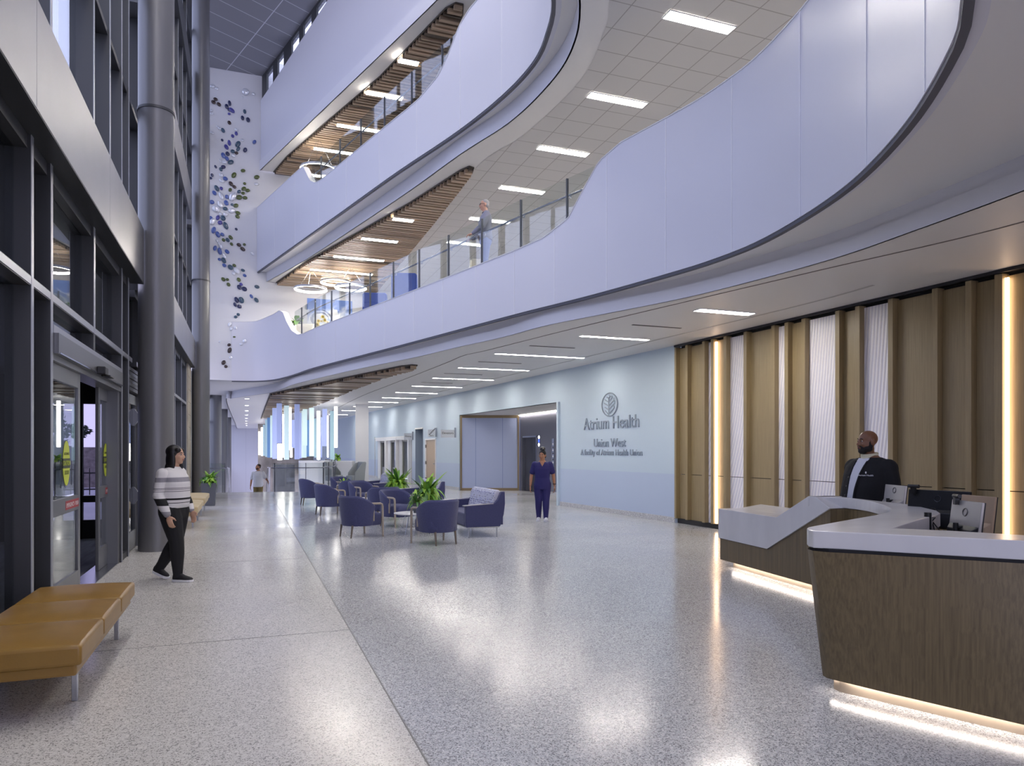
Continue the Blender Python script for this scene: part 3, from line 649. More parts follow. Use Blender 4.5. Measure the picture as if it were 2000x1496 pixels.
# automatic sliding entrance -------------------------------------------------
LEAFM = mat('leaf_frame', '#77787b', .35, metal=.55)
dr = empty('door_5', (XG, 0, 0), kind='structure')
part('header', LEAFM, dr, lambda b: (b.box(-.1, .17, 7.64, 11.3, 2.5, 2.69), b.box(-.1, .12, 7.64, 11.49, 2.44, 2.5)))
part('header_lip', CHROME, dr, lambda b: b.box(.165, .178, 7.66, 11.28, 2.5, 2.512))
part('sensor', BLACK, dr, lambda b: (b.box(.17, .26, 9.42, 9.62, 2.49, 2.58), b.box(.2, .3, 9.5, 9.78, 2.47, 2.49)), bevel=.012)
STK = mat('caution_yellow', '#c9d63a', .5)
STKT = mat('caution_ink', '#3d4420', .5)
REDS = mat('notice_red', '#a83238', .5); PALE = mat('notice_white', '#e6e2e2', .5)
def leaf(x, y0, y1, right=False):
    l = part('leaf', LEAFM, dr, lambda b: (b.box(x - .04, x, y0, y0 + .1, .012, 2.44), b.box(x - .04, x, y1 - .1, y1, .012, 2.44), b.box(x - .04, x, y0 + .1, y1 - .1, 2.28, 2.44), b.box(x - .04, x, y0 + .1, y1 - .1, .012, .3), b.box(x - .04, x, y0 + .1, y1 - .1, .96, 1.12)), bevel=.004)
    part('leaf_glass', GLASS, l, lambda b: b.box(x - .024, x - .016, y0 + .1, y1 - .1, .3, 2.28))
    yc = (y0 + y1) / 2 + (.1 if not right else 0)
    part('caution_sticker', STK, l, lambda b: b.prism([(.15 * math.cos(a * PI / 14), .23 * math.sin(a * PI / 14)) for a in range(28)], 0, .002)).data.transform(Matrix.Translation((x - .014, yc, 1.47)) @ Matrix.Rotation(PI / 2, 4, 'Z') @ Matrix.Rotation(PI / 2, 4, 'X'))
    part('sticker_band', STKT, l, lambda b: b.box(x - .0155, x - .0105, yc - .15, yc + .15, 1.42, 1.52))
    Mt = lambda z: Matrix.Translation((x - .009, yc, z)) @ Matrix.Rotation(PI / 2, 4, 'Z') @ Matrix.Rotation(PI / 2, 4, 'X')
    text_obj('sticker_text', 'CAUTION', .07, STK, Mt(1.448), l, .0005)
    text_obj('sticker_text', 'AUTOMATIC', .04, STKT, Mt(1.555), l, .0005); text_obj('sticker_text', 'DOOR', .06, STKT, Mt(1.355), l, .0005)
    ry = y1 - .38
    part('notice', REDS, l, lambda b: b.box(x, x + .002, ry - .3, ry + .3, .995, 1.085))
    text_obj('notice_text', 'EMERGENCY - PUSH', .062, PALE, Matrix.Translation((x + .003, ry, 1.018)) @ Matrix.Rotation(PI / 2, 4, 'Z') @ Matrix.Rotation(PI / 2, 4, 'X'), l, .0004)
    return l
leaf(.08, 7.66, 9.02)
leaf(-.03, 10.72, 11.88, True)
part('jamb', LEAFM, dr, lambda b: (b.box(-.1, .1, 11.35, 11.49, 0, 2.5), b.box(-.1, .02, 7.62, 7.66, 0, 2.5)))
part('threshold', STEEL, dr, lambda b: b.box(-.16, .1, 7.66, 11.49, .0, .012))
# swing door beside the round column
d2 = empty('door_6', (XG, 12.2, 0), kind='structure')
part('leaf', LEAFM, d2, lambda b: (b.box(.03, .07, .0, .1, .01, 2.5), b.box(.03, .07, 1.1, 1.2, .01, 2.5), b.box(.03, .07, .1, 1.1, 2.35, 2.5), b.box(.03, .07, .1, 1.1, .01, .3)))
part('leaf_glass', FGLASS, d2, lambda b: b.box(.045, .055, .1, 1.1, .3, 2.35))
part('louvre_head', LEAFM, d2, lambda b: [b.box(.0, .13 + .01 * (k % 2), 0, 1.2, 2.53 + .06 * k, 2.58 + .06 * k) for k in range(6)])
for z in (.86, 2.15): part('handle', mat('handle_grey', '#85868a', .3, metal=.7), d2, lambda b: b.loft([[(.07 + .07 * math.sin(PI * t / 6) , .93 + s, z - .14 + .28 * t / 6) for s in (0, .1)] + [(.05, 1.03, z - .14 + .28 * t / 6), (.05, .93, z - .14 + .28 * t / 6)] for t in range(7)]), autosm=50)
part('jamb', LEAFM, d2, lambda b: (b.box(-.06, .1, -.04, 0, 0, 2.95), b.box(-.06, .1, 1.2, 1.24, 0, 2.95)))

# vestibule and outside ---------------------------------------------------------
k = MB(); k.box(-7, -1.87, -2, 14.85, -.05, .002); tag(k.build('floor_vestibule', mat('entrance_carpet', '#5d5f66', .95, var=(9, .35, (1, .12, 1)), bump=(120, .5))), kind='structure')
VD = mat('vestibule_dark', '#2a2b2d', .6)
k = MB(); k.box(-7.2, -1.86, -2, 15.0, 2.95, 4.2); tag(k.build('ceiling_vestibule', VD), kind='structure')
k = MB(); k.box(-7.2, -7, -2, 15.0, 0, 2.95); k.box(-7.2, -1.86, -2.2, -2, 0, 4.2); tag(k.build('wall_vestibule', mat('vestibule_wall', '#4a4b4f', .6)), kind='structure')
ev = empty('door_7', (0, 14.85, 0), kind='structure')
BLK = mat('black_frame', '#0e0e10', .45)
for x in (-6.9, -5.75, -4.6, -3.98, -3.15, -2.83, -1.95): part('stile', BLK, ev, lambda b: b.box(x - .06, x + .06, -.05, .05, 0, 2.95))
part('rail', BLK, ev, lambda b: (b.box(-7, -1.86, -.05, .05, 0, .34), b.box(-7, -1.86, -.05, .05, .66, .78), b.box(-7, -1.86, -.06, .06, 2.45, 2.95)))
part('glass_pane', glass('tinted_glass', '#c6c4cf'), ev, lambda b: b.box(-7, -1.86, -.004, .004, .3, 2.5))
# mirrored entrance decal on the outer glass (read from the street side)
gx = sight(8, 890, y=14.84)[0]
Mm = lambda x, z: Matrix.Translation((x, -.012, z)) @ Matrix.Rotation(PI / 2, 4, 'X') @ Matrix.Scale(-1, 4, (1, 0, 0))
dk = mat('decal_ink', '#2b2e3a', .5)
for rr in (1,):
    part('decal_ring', dk, ev, lambda b: b.tube([(gx + .11 * math.cos(a * PI / 12), -.012, 1.72 + .14 * math.sin(a * PI / 12)) for a in range(25)], .009, 6))
part('decal_leaf', dk, ev, lambda b: [b.tube([(gx, -.012, 1.62 + k_ * .05), (gx + s * .08, -.012, 1.68 + k_ * .05)], .006, 5) for k_ in range(4) for s in (-1, 1)] + [b.tube([(gx, -.012, 1.58), (gx, -.012, 1.84)], .007, 5)])
text_obj('decal_text', 'Atrium Health', .15, dk, Mm(gx + .1, 1.44), ev, .002)
STK2 = STK
part('caution_sticker', STK, ev, lambda b: b.prism([(.2 * math.cos(a * PI / 14), .13 * math.sin(a * PI / 14)) for a in range(28)], 0, .003)).data.transform(Matrix.Translation((sight(10, 970, y=14.83)[0], -.01, .62)) @ Matrix.Rotation(PI / 2, 4, 'X'))
k = MB(); k.box(-90, -1.9, -40, 120, -.2, -.03); tag(k.build('ground_outside', mat('plaza_concrete', '#b9b9be', .8, var=(.4, .1, (1, 1, 1)))), kind='structure')
gw = MB(); gw.box(-30, -4, 36, 36.5, -.05, 1.75); tag(gw.build('garden_wall', mat('rubble_stone', '#8c8480', .9, var=(5, .4, (1, 1, 1.5)))), 'rough stone garden wall outside, seen through the open entrance', 'wall')
gf = empty('metal_fence', (-12, 30, 0), label='dark metal picket fence outside, in front of the stone wall', cat='fence')
part('rail', BLK, gf, lambda b: (b.box(-8, 7, -.02, .02, .15, .2), b.box(-8, 7, -.02, .02, .75, .8)))
part('pickets', BLK, gf, lambda b: [b.box(-8 + i * .2, -7.97 + i * .2, -.012, .012, -.03, .95) for i in range(75)])
def crown(b, rnd, c, r, n, ls):
    for _ in range(n):
        d_ = Vector((rnd.gauss(0, 1), rnd.gauss(0, 1), rnd.gauss(0, 1))).normalized() * (rnd.random() ** .4)
        p = Vector(c) + Vector((d_.x * r[0], d_.y * r[1], d_.z * r[2]))
        a = Vector((rnd.gauss(0, 1), rnd.gauss(0, 1), rnd.gauss(0, .6))).normalized(); q = a.cross(Vector((rnd.gauss(0, 1), rnd.gauss(0, 1), rnd.gauss(0, 1)))).normalized()
        b.add([p - a * ls, p + q * ls * .45, p + a * ls, p - q * ls * .45], [(0, 1, 2, 3)])
for i, (x, y, h, lab) in enumerate(((-9.5, 44, 4.2, 'dark leafy tree outside, seen through the open entrance doors'), (-16.5, 52, 5.2, 'larger dark tree standing farther left outside the entrance'))):
    t = empty('garden_tree', (x, y, 0), label=lab, cat='tree')
    part('trunk', mat('bark', '#3a332e', .9), t, lambda b: b.tube([(0, 0, -.05), (.1, 0, h * .4), (0, .1, h * .8)], [.16, .12, .05], 8))
    rnd = random.Random(i)
    part('crown', mat('dusk_leaves', '#3c4638', .8), t, lambda b: [crown(b, rnd, (rnd.uniform(-1, 1) * h * .28, rnd.uniform(-1, 1) * h * .2, h * rnd.uniform(.4, .95)), (h * .2, h * .2, h * .1), 260, .13) for _ in range(11)])
bd = empty('neighbour_building', (-24, 70, 0), label='pale flat-roofed building standing outside beyond the trees', cat='building')
part('walls', mat('pale_render', '#b5b1b6', .8), bd, lambda b: (b.box(-9, 6, 0, 8, -.05, 8), b.box(-2, 2, 2, 6, 8, 9.6)))
for i in range(6): part('window', mat('dark_window', '#55566a', .2), bd, lambda b: b.box(-8.3 + i * 2.4, -7 + i * 2.4, -.05, .02, 4.6, 6.6))
# ================================================================== WOOD FEATURE WALL
OAK = wood('oak_veneer', '#9c8a66', '#897757', .42, (70, 70, 1.4))
OAKD = wood('walnut_veneer', '#7e6d4d', '#64563d', .45, (75, 75, 1.3))
def resin():
    m = mat('wave_resin', '#efebf0', .3)
    N = m.node_tree.nodes; L = m.node_tree.links; b = N['Principled BSDF']
    tc = N.new('ShaderNodeTexCoord'); mp = N.new('ShaderNodeMapping'); L.new(tc.outputs['Object'], mp.inputs[0]); mp.inputs['Location'].default_value = (.4, 0, -2.3); mp.inputs['Scale'].default_value = (1, 0, .42)
    wv = N.new('ShaderNodeTexWave'); wv.wave_type = 'RINGS'; wv.rings_direction = 'SPHERICAL'; L.new(mp.outputs[0], wv.inputs['Vector'])
    wv.inputs['Scale'].default_value = 5.2; wv.inputs['Distortion'].default_value = 3.5; wv.inputs['Detail'].default_value = 2; wv.inputs['Detail Scale'].default_value = .35
    bp = N.new('ShaderNodeBump'); bp.inputs['Strength'].default_value = .5; bp.inputs['Distance'].default_value = .012
    cr = N.new('ShaderNodeValToRGB'); L.new(wv.outputs['Fac'], cr.inputs[0]); cr.color_ramp.elements[0].color = lin('#dedbe6'); cr.color_ramp.elements[1].color = lin('#f6f2f5'); cr.color_ramp.elements[1].position = .7; L.new(cr.outputs[0], b.inputs['Base Color'])  # wave relief shaded in the colour: troughs darker, crests lighter
    L.new(wv.outputs['Fac'], bp.inputs['Height']); L.new(bp.outputs[0], b.inputs['Normal'])
    return m
RESIN = resin()
WA, WBv = Vector((8.907, 13.47)), Vector((9.14, 5.0)); dw = (WBv - WA).normalized()
fw = empty('feature_wall', (WA.x, WA.y, 0), math.atan2(dw.y, dw.x), label='tall oak panel wall with vertical fins, white wavy resin panels and warm light strips', cat='wall panelling')
def tt(u):
    p = sight_line(u, 880, WA, WBv); return (Vector(p[:2]) - WA).dot(dw)
fins_u = [1316, 1338, 1371, 1388, 1413, 1452, 1506, 1532, 1565, 1631, 1670, 1734, 1820, 1885, 1942]
fins_t = [tt(u) for u in fins_u] + [8.3, 9.1, 10.4, 11.0, 12.3, 13.4, 14.3, 15.6, 17.0, 18.2, 19.3, 20.6]
kinds = ['w', 'w', 'r', 'L', 'r', 'w', 'r', 'w', 'r', 'w', 'r', 'w', 'w', 'w', 'L', 'r', 'w', 'w', 'r', 'w', 'w', 'L', 'w', 'r', 'w', 'w', 'w']
FWD = .085; ZT = 3.85
for i, (t, kd) in enumerate(zip(fins_t, kinds)):
    t1 = fins_t[i + 1] if i + 1 < len(fins_t) else t + .8
    w = FWD if i != 14 else .1
    part('fin', OAK, fw, lambda b: b.box(t, t + w, 0, .14, .1, ZT + .03), bevel=.003)
    a, c = t + w, t1
    for z0, z1 in ((.1, 1.072), (1.084, ZT)):
        part('resin_panel' if kd == 'r' else 'wood_panel', RESIN if kd == 'r' else OAK, fw, lambda b: b.box(a + .002, c - .002, .1, .13, z0, z1))
    if kd == 'L':
        part('light_strip', LEDWARM, fw, lambda b: b.box(a + .003, a + .045, .045, .075, .11, ZT - .03))
part('plinth', RUBBER, fw, lambda b: b.box(0, 21.4, .05, .14, 0, .1))
part('top_channel', mat('black_channel', '#1b1b20', .6), fw, lambda b: (b.box(-.03, 21.4, -.03, .0, 3.885, 3.928), b.box(-.03, 21.4, .0, .14, 3.9, 3.928)))

# wall logo and lettering ------------------------------------------------------
LETTER = mat('letter_grey', '#98a3b0', .4, metal=.15)
A_, B_ = Vector((8.907, 13.5)), Vector((8.56, 19.04)); dW = (A_ - B_).normalized()   # reading direction (towards the camera)
def wallM(y, z, off=.012):
    k_ = (y - 13.5) / (19.04 - 13.5); p = A_.lerp(B_, k_); n = Vector((dW.y, -dW.x))
    R = Matrix(((dW.x, 0, -abs(n.x), 0), (dW.y, 0, n.y if n.x < 0 else -n.y, 0), (0, 1, 0, 0), (0, 0, 0, 1)))
    nn = n if n.x < 0 else -n
    R = Matrix(((dW.x, 0, nn.x, p.x + nn.x * off), (dW.y, 0, nn.y, p.y + nn.y * off), (0, 1, 0, z), (0, 0, 0, 1))); return R
def sgn(name, body, y, z, size, label, ext=.012, weight=0, sp=1.0):
    o = text_obj(name, body, size, LETTER, wallM(y, z, ext), None, ext, 'CENTER', weight, sp)
    return tag(o, label, 'lettering')
def fitted(name, body, u0, u1, vbase, label, ext=.014, weight=0):
    p, q = sight_line(u0, vbase[0], A_, B_), sight_line(u1, vbase[1], A_, B_)
    wd = (Vector(q[:2]) - Vector(p[:2])).length; y = (p[1] + q[1]) / 2; z = (p[2] + q[2]) / 2
    def extent(t):
        o = text_obj(name, t, 1, LETTER, Matrix.Identity(4), None, 0, 'LEFT', weight); xs = [v.co.x for v in o.data.vertices]; bpy.data.objects.remove(o); return min(xs), max(xs)
    x0, x1 = extent(body); s = wd / (x1 - x0)
    M = wallM(y, z, ext); k_ = M.translation.copy(); root = empty(name, k_, label=label, cat='lettering'); M.translation = (0, 0, 0)
    done = ''
    for i, wrd in enumerate(body.split(' ')):
        off = extent(done + wrd[0])[1] - (extent(wrd[0])[1]) if done else 0.0
        text_obj('word', wrd, s, LETTER, M @ Matrix.Translation(((off - (x0 + x1) / 2) * s, 0, 0)), root, ext, 'LEFT', weight * s); done += wrd + ' '
    return root
fitted('wall_lettering', 'Atrium Health', 1141, 1249, (838.5, 835.5), 'raised grey letters reading Atrium Health under the leaf emblem')
fitted('wall_lettering', 'Union West', 1161, 1223, (872, 873), 'raised grey letters reading Union West on the pale blue wall')
fitted('wall_lettering', 'A facility of Atrium Health Union', 1135, 1255, (888, 890.5), 'lowest line of raised grey letters reading A facility of Atrium Health Union', .01)
# emblem
pc = sight_line(1191.5, 790, A_, B_); em = MB(); Rm = wallM(pc[1], pc[2], .02)
ra, rb_ = .315, .315
hgt = (sight_line(1191.5, 768, A_, B_)[2] - sight_line(1191.5, 813, A_, B_)[2]) / 2
wdt = (Vector(sight_line(1206.5, 790, A_, B_)[:2]) - Vector(sight_line(1176.5, 790, A_, B_)[:2])).length / 2
def bar(pl, r=.014):
    em.tube([(Rm @ Vector((x * wdt, y * hgt, 0))) for x, y in pl], r, 6)
bar([(math.cos(a * PI / 24), math.sin(a * PI / 24)) for a in range(49)], .016)
for pl_ in ([(-.09, -.98), (-.09, .59)], [(-.09, .53), (-.34, .65)], [(-.09, .2), (-.59, .45)], [(-.09, -.12), (-.69, .16)], [(-.09, -.45), (-.59, -.2)], [(-.2, -.78), (-.55, -.5)],
            [(0, .29), (.31, .53), (.31, .71)], [(0, -.06), (.56, .33), (.56, .55)], [(0, -.39), (.69, .08), (.69, .29)], [(.06, -.8), (.06, -.69), (.59, -.35), (.59, -.14)], [(-.09, .57), (.12, .71), (-.03, .82)]):
    bar(pl_, .0125)
tag(em.build('wall_emblem', LETTER, autosm=40), 'raised round leaf emblem on the pale blue wall above the lettering', 'emblem')

# ================================================================== RECEPTION DESK
QZ = mat('white_quartz', '#dcdad8', .22, var=(1.3, .06, (1, 2.5, 1)))
dk = empty('reception_desk', (5.2, 5.0, 0), label='large reception desk with a folded white ribbon countertop over dark wood, lit along its base', cat='reception desk')
def D(x, y): return (x - 5.2, y - 5.0)
outer = [sight(u, v, z=1.09)[:2] for u, v in ((1577.5, 969), (1643, 972.2), (1690, 977), (1721, 984.3), (1736, 990.5), (1740, 995), (1733, 1000.5), (1709, 1006))]
outer = catmull(outer[:-1], 5) + [outer[-1]]
tip = [sight(u, v, z=1.09)[:2] for u, v in ((1640, 1018), (1590, 1027.2), (1578, 1029.6), (1576, 1031.5), (1579, 1034.2), (1588, 1036.3), (1610, 1037.4), (1700, 1041.6), (1850, 1048.8), (2000, 1056))] + [(5.0, 1.8), (5.8, .95)]
inner = [(6.15, 1.28), (5.35, 2.05)] + [sight(u, v, z=1.09)[:2] for u, v in ((2000, 1045), (1850, 1036), (1742, 1031.4))] + [sight(u, v, z=1.09)[:2] for u, v in ((1790, 1016), (1828, 1006.5), (1836.5, 1002), (1829, 997), (1783, 986), (1690, 975.5), (1628, 968.2))]
top_poly = [D(*p) for p in outer + tip + inner]
flat(top_poly, .98, th=.11).build('countertop', QZ, dk, bevel=.006)
# folded ribbon: low counter rising to the high one
Af, Bf = Vector((6.12, 8.22)), Vector((5.895, 6.26)); df = (Bf - Af).normalized(); nf = Vector((df.y, -df.x)); nf = nf if nf.x > 0 else -nf
def fp(s, q=0): p = Af + df * s + nf * q; return D(p.x, p.y)
rb = MB()
prof_f = [(0, .395), (0, .80), (1.335, .80), (1.93, 1.09), (2.05, 1.09), (2.29, .98), (1.14, .392)]
def ribbon(sshift, q): return [(fp(s + (sshift if i < 2 else 0), q)[0], fp(s + (sshift if i < 2 else 0), q)[1], z) for i, (s, z) in enumerate(prof_f)]
n = len(prof_f); f_, b_ = ribbon(0, 0), ribbon(-.55, 1.02)
f2 = [(fp(s, .34)[0], fp(s, .34)[1], z) for s, z in prof_f]
tri = geometry.tessellate_polygon([[Vector((s, z, 0)) for s, z in prof_f]])
lowp = [0, 1, 2, 6]
# front fold, 0.34 m deep
rb.add(f_ + f2, [tuple(t) for t in tri] + [tuple(n + i for i in t) for t in tri] + [(i, (i + 1) % n, n + (i + 1) % n, n + i) for i in range(n)])
rb.build('countertop_fold', QZ, dk, bevel=.006)
lo_ = MB(); lp = [fp(0, .335), fp(-.55, 1.02), fp(.75, 1.02), fp(1.33, .335)]; lo_.prism(lp, .70, .80); lo_.build('low_counter', QZ, dk, bevel=.006)
# rear wing wood body
WBODY = OAKD
body_o = [fp(.02, .02)] + [fp(1.14, .02)] + [D(p[0] + .02, p[1]) for p in outer[2:-1]] + [D(4.78, 4.42)]
bb = MB()
def zt_b(i): return .39 if i < 2 else .97
# under the fold the front follows the ribbon's lower edge
frontp = [(.02, .39), (1.14, .387), (1.7, .677), (2.27, .972)]
bb_f = [(fp(s, .02), z) for s, z in frontp] + [(D(p[0] + .02, p[1]), .972) for p in outer[6:-3]] 
for i in range(len(bb_f) - 1):
    (p, z0), (q, z1) = bb_f[i], bb_f[i + 1]
    nn_ = Vector((q[1] - p[1], p[0] - q[0])).normalized(); nn_ = nn_ if nn_.x > 0 or True else nn_
    if (Vector(p) + nn_ * .1 - Vector(D(7.5, 6.5))).length > (Vector(p) - nn_ * .1 - Vector(D(7.5, 6.5))).length: nn_ = -nn_
    th_ = .03
    bb.add([(p[0], p[1], .1), (q[0], q[1], .1), (q[0], q[1], z1), (p[0], p[1], z0), (p[0] + nn_.x * th_, p[1] + nn_.y * th_, .1), (q[0] + nn_.x * th_, q[1] + nn_.y * th_, .1), (q[0] + nn_.x * th_, q[1] + nn_.y * th_, z1), (p[0] + nn_.x * th_, p[1] + nn_.y * th_, z0)],
           [(0, 1, 2, 3), (4, 7, 6, 5), (0, 4, 5, 1), (3, 2, 6, 7), (0, 3, 7, 4), (1, 5, 6, 2)])
e0, e1 = fp(.02, .02), fp(-.5, .98); bb.add([(e0[0], e0[1], .1), (e1[0], e1[1], .1), (e1[0], e1[1], .70), (e0[0], e0[1], .39)], [(0, 1, 2, 3)])
bb.prism([fp(.06, .06), fp(2.3, .06), fp(2.3, .3), fp(.06, .3)], .1, .385)
bb.build('rear_front_panel', WBODY, dk)
part('rear_shadow_reveal', RUBBER, dk, lambda b: b.loft([[(fp(s, .01)[0], fp(s, .01)[1], z) for s, z in frontp], [(fp(s, .01)[0], fp(s, .01)[1], z + .012) for s, z in frontp], [(fp(s, .03)[0], fp(s, .03)[1], z + .012) for s, z in frontp]], closed=False, caps=False))
ws = MB(); flat([fp(.3, .9), fp(1.5, .4), fp(2.2, .34)] + [D(*p) for p in ((6.1, 5.2), (5.5, 4.4), (4.3, 3.6), (4.5, 3.0), (6.2, 1.5), (6.8, 2.2), (5.9, 3.4), (6.5, 4.4), (6.9, 5.6), (6.95, 7.9))], .72, ws, th=.03)
ws.build('work_surface', mat('desk_laminate', '#6b6055', .5), dk)
# inner face of the raised counter
ic = Curve2([D(*p) for p in inner]); ib = wall_ribbon(ic, 0, ic.len, .75, .98, .02, step=.12, inset=.01); ib.build('inner_panel', WBODY, dk)
# front wing body
topo = [D(*p) for p in ((4.5, 4.19), (3.477, 3.712), (3.41, 3.65), (3.388, 3.58), (3.42, 3.5), (3.6, 3.32), (3.86, 3.035), (4.119, 2.753), (4.95, 1.86), (5.72, 1.03))]
boto = [D(*p) for p in ((4.52, 4.16), (3.66, 3.765), (3.605, 3.72), (3.592, 3.66), (3.612, 3.6), (3.70, 3.36), (3.83, 3.04), (3.984, 2.663), (4.62, 1.72), (5.45, .9))]
fbm = MB(); n = len(topo); rings = []
for k_ in range(7):
    t = k_ / 6; rings.append([(boto[i][0] + (topo[i][0] - boto[i][0]) * t, boto[i][1] + (topo[i][1] - boto[i][1]) * t, .1 + .862 * t) for i in range(n)])
fbm.loft(rings, closed=False, caps=False)
fbm.build('front_panel', WBODY, dk, autosm=35)
part('front_shadow_reveal', RUBBER, dk, lambda b: b.loft([[(p[0] + .02, p[1] + .0, z) for p in topo] for z in (.955, .982)], closed=False, caps=False))
part('front_underside', RUBBER, dk, lambda b: flat([p for p in boto] + [D(5.9, 1.5), D(4.7, 3.0), D(4.6, 3.9)], .1, b))
PL = mat('plinth_beige', '#b9a894', .5)
plf = [D(*p) for p in ((4.55, 3.95), (3.80, 3.74), (3.70, 3.72), (3.69, 3.66), (4.10, 2.72), (4.75, 1.82), (5.5, 1.05))]
part('front_plinth', PL, dk, lambda b: b.loft([[(p[0], p[1], z) for p in plf] for z in (0, .1)], closed=False, caps=False))
part('rear_plinth', PL, dk, lambda b: b.prism([fp(.12, .16), fp(2.3, .16), fp(3.4, .16), fp(3.4, .5), fp(.0, .8)], 0, .1))
LEDC = emit('toe_led', '#fff4ea', 13)
lc = Curve2([plf[2]] + plf[3:]); wall_ribbon(lc, 0.0, lc.len, .082, .092, .02, step=.2, inset=-.03).build('toe_light', LEDC, dk)
part('toe_light', LEDC, dk, lambda b: b.prism([fp(.15, .12), fp(2.6, .12), fp(2.6, .14), fp(.15, .14)], .082, .092))
# ================================================================== SEATING AND PLANTS
TWEED = mat('indigo_tweed', '#45486e', .9, sheen=.2, var=(160, .35, (1, 1, 1)), bump=(260, .3))
TWEEDD = mat('indigo_upholstery', '#3c3f66', .8, sheen=.2, var=(90, .15, (1, 1, 1)))
BIRCH = mat('grey_birch', '#a89c8e', .45, var=(14, .1, (1, 1, 6)))
DARKLEG = mat('taupe_leg', '#6f655b', .45)
def shell_pt(a, t, out):
    """barrel back: a = angle round the seat (0 at the rear), t 0..1 up the shell"""
    r = .315 + out + .035 * t
    x = -math.cos(a) * r * .98; y = math.sin(a) * r
    return x, y
def make_chair(label):
    root = empty('barrel_chair', (0, 0, 0), label=label, cat='chair', group='indigo barrel chairs in the lobby')
    # back shell: wraps the rear of the seat, dips towards the arms
    rings = []
    N_ = 25
    for i in range(N_):
        a = math.radians(-112 + 224 * i / (N_ - 1)); k = abs(a) / math.radians(112)
        top = .775 - .17 * max(0, (k - .45) / .55) ** 1.6
        pr = []
        for t, o in ((0, .0), (.5, .018), (.93, .03)): x, y = shell_pt(a, t, o); pr.append((x, y, .215 + (top - .215) * t))
        x, y = shell_pt(a, 1, -.005); pr.append((x, y, top)); 
        for t, o in ((.93, -.05), (.5, -.062), (0, -.06)): x, y = shell_pt(a, t, o); pr.append((x, y, .215 + (top - .215) * t))
        rings.append(pr)
    b = MB(); b.loft(rings); b.build('back_shell', TWEED, root, autosm=60, bevel=.01)
    sp = [(-.27, -.17), (-.22, -.26), (-.05, -.285), (.22, -.275), (.32, -.25), (.345, -.15), (.35, 0)]; sp = sp + [(x, -y) for x, y in sp[-2::-1]]
    def sring(s, z): return [(x * s + .0 * (1 - s), y * s, z) for x, y in sp]
    b = MB(); b.loft([sring(.95, .215), sring(1, .24), sring(1, .40), sring(.95, .438), sring(.75, .458), sring(.3, .466)]); b.build('seat', TWEED, root, autosm=50)
    for s in (-1, 1):
        b = MB(); b.tube([(.315, s * .33, 0), (.305, s * .335, .3), (.298, s * .337, .56), (.285, s * .337, .602), (.25, s * .336, .617), (.1, s * .333, .622), (-.05, s * .325, .628)], [.017, .021, .022, .022, .021, .02, .018], 8, rb=None); b.build('arm', BIRCH, root, autosm=60)
        part('arm_post', BIRCH, root, lambda b: b.tube([(.12, s * .325, .3), (.12, s * .33, .62)], .014, 8), autosm=60)
        part('leg', DARKLEG, root, lambda b: b.tube([(-.28, s * .2, 0), (-.25, s * .2, .23)], [.014, .022], 8), autosm=60)
    return root
CH = [((1.98, 13.45), 22, 'indigo barrel chair beside the terrazzo strip, nearest on the aisle side'),
      ((3.09, 11.93), 108, 'indigo barrel chair nearest the camera, seen from behind beside the patterned sofa'),
      ((3.0, 15.0), -58, 'indigo barrel chair facing the camera behind the round white table'),
      ((1.95, 18.25), 10, 'indigo barrel chair in the middle row on the aisle side, facing right'),
      ((2.98, 16.45), 95, 'indigo barrel chair seen from behind, just past the one facing the camera at the table'),
      ((2.95, 19.5), -55, 'indigo barrel chair in the middle group with its open front facing the camera'),
      ((1.82, 21.75), 5, 'farthest indigo barrel chair on the aisle side, by the stair railing'),
      ((2.8, 20.35), 100, 'indigo barrel chair seen from behind, mostly hidden by the middle group'),
      ((2.85, 22.95), -50, 'farthest indigo barrel chair with its open front facing the camera')]
proto = make_chair(CH[0][2])
for i, (p, a, lab) in enumerate(CH):
    o = proto if i == 0 else copy_tree(proto)
    o.location = (p[0], p[1], 0); o.rotation_euler = (0, 0, math.radians(a)); o['label'] = lab

def pat_mat():
    m = mat('patterned_fabric', '#c9c9d6', .85)
    N = m.node_tree.nodes; L = m.node_tree.links; b = N['Principled BSDF']
    tc = N.new('ShaderNodeTexCoord'); mp = N.new('ShaderNodeMapping'); L.new(tc.outputs['Object'], mp.inputs[0]); mp.inputs['Scale'].default_value = (20, 24, 24)
    v = N.new('ShaderNodeTexVoronoi'); v.inputs['Scale'].default_value = 1; v.inputs['Randomness'].default_value = .45; L.new(mp.outputs[0], v.inputs['Vector'])
    lt = N.new('ShaderNodeMath'); lt.operation = 'LESS_THAN'; lt.inputs[1].default_value = .34; L.new(v.outputs['Distance'], lt.inputs[0])
    sc = N.new('ShaderNodeSeparateColor'); L.new(v.outputs['Color'], sc.inputs[0])
    cr = N.new('ShaderNodeValToRGB'); L.new(sc.outputs[0], cr.inputs[0]); cr.color_ramp.interpolation = 'CONSTANT'
    e = cr.color_ramp.elements; e[0].color = lin('#4a4a86'); e[1].position = .5; e[1].color = lin('#8f90c0'); x = e.new(.8); x.color = lin('#6a6454')
    mx = N.new('ShaderNodeMix'); mx.data_type = 'RGBA'; L.new(lt.outputs[0], mx.inputs[0]); mx.inputs[6].default_value = lin('#cfcfdc'); L.new(cr.outputs[0], mx.inputs[7]); L.new(mx.outputs[2], b.inputs['Base Color']); return m
PATT = pat_mat()
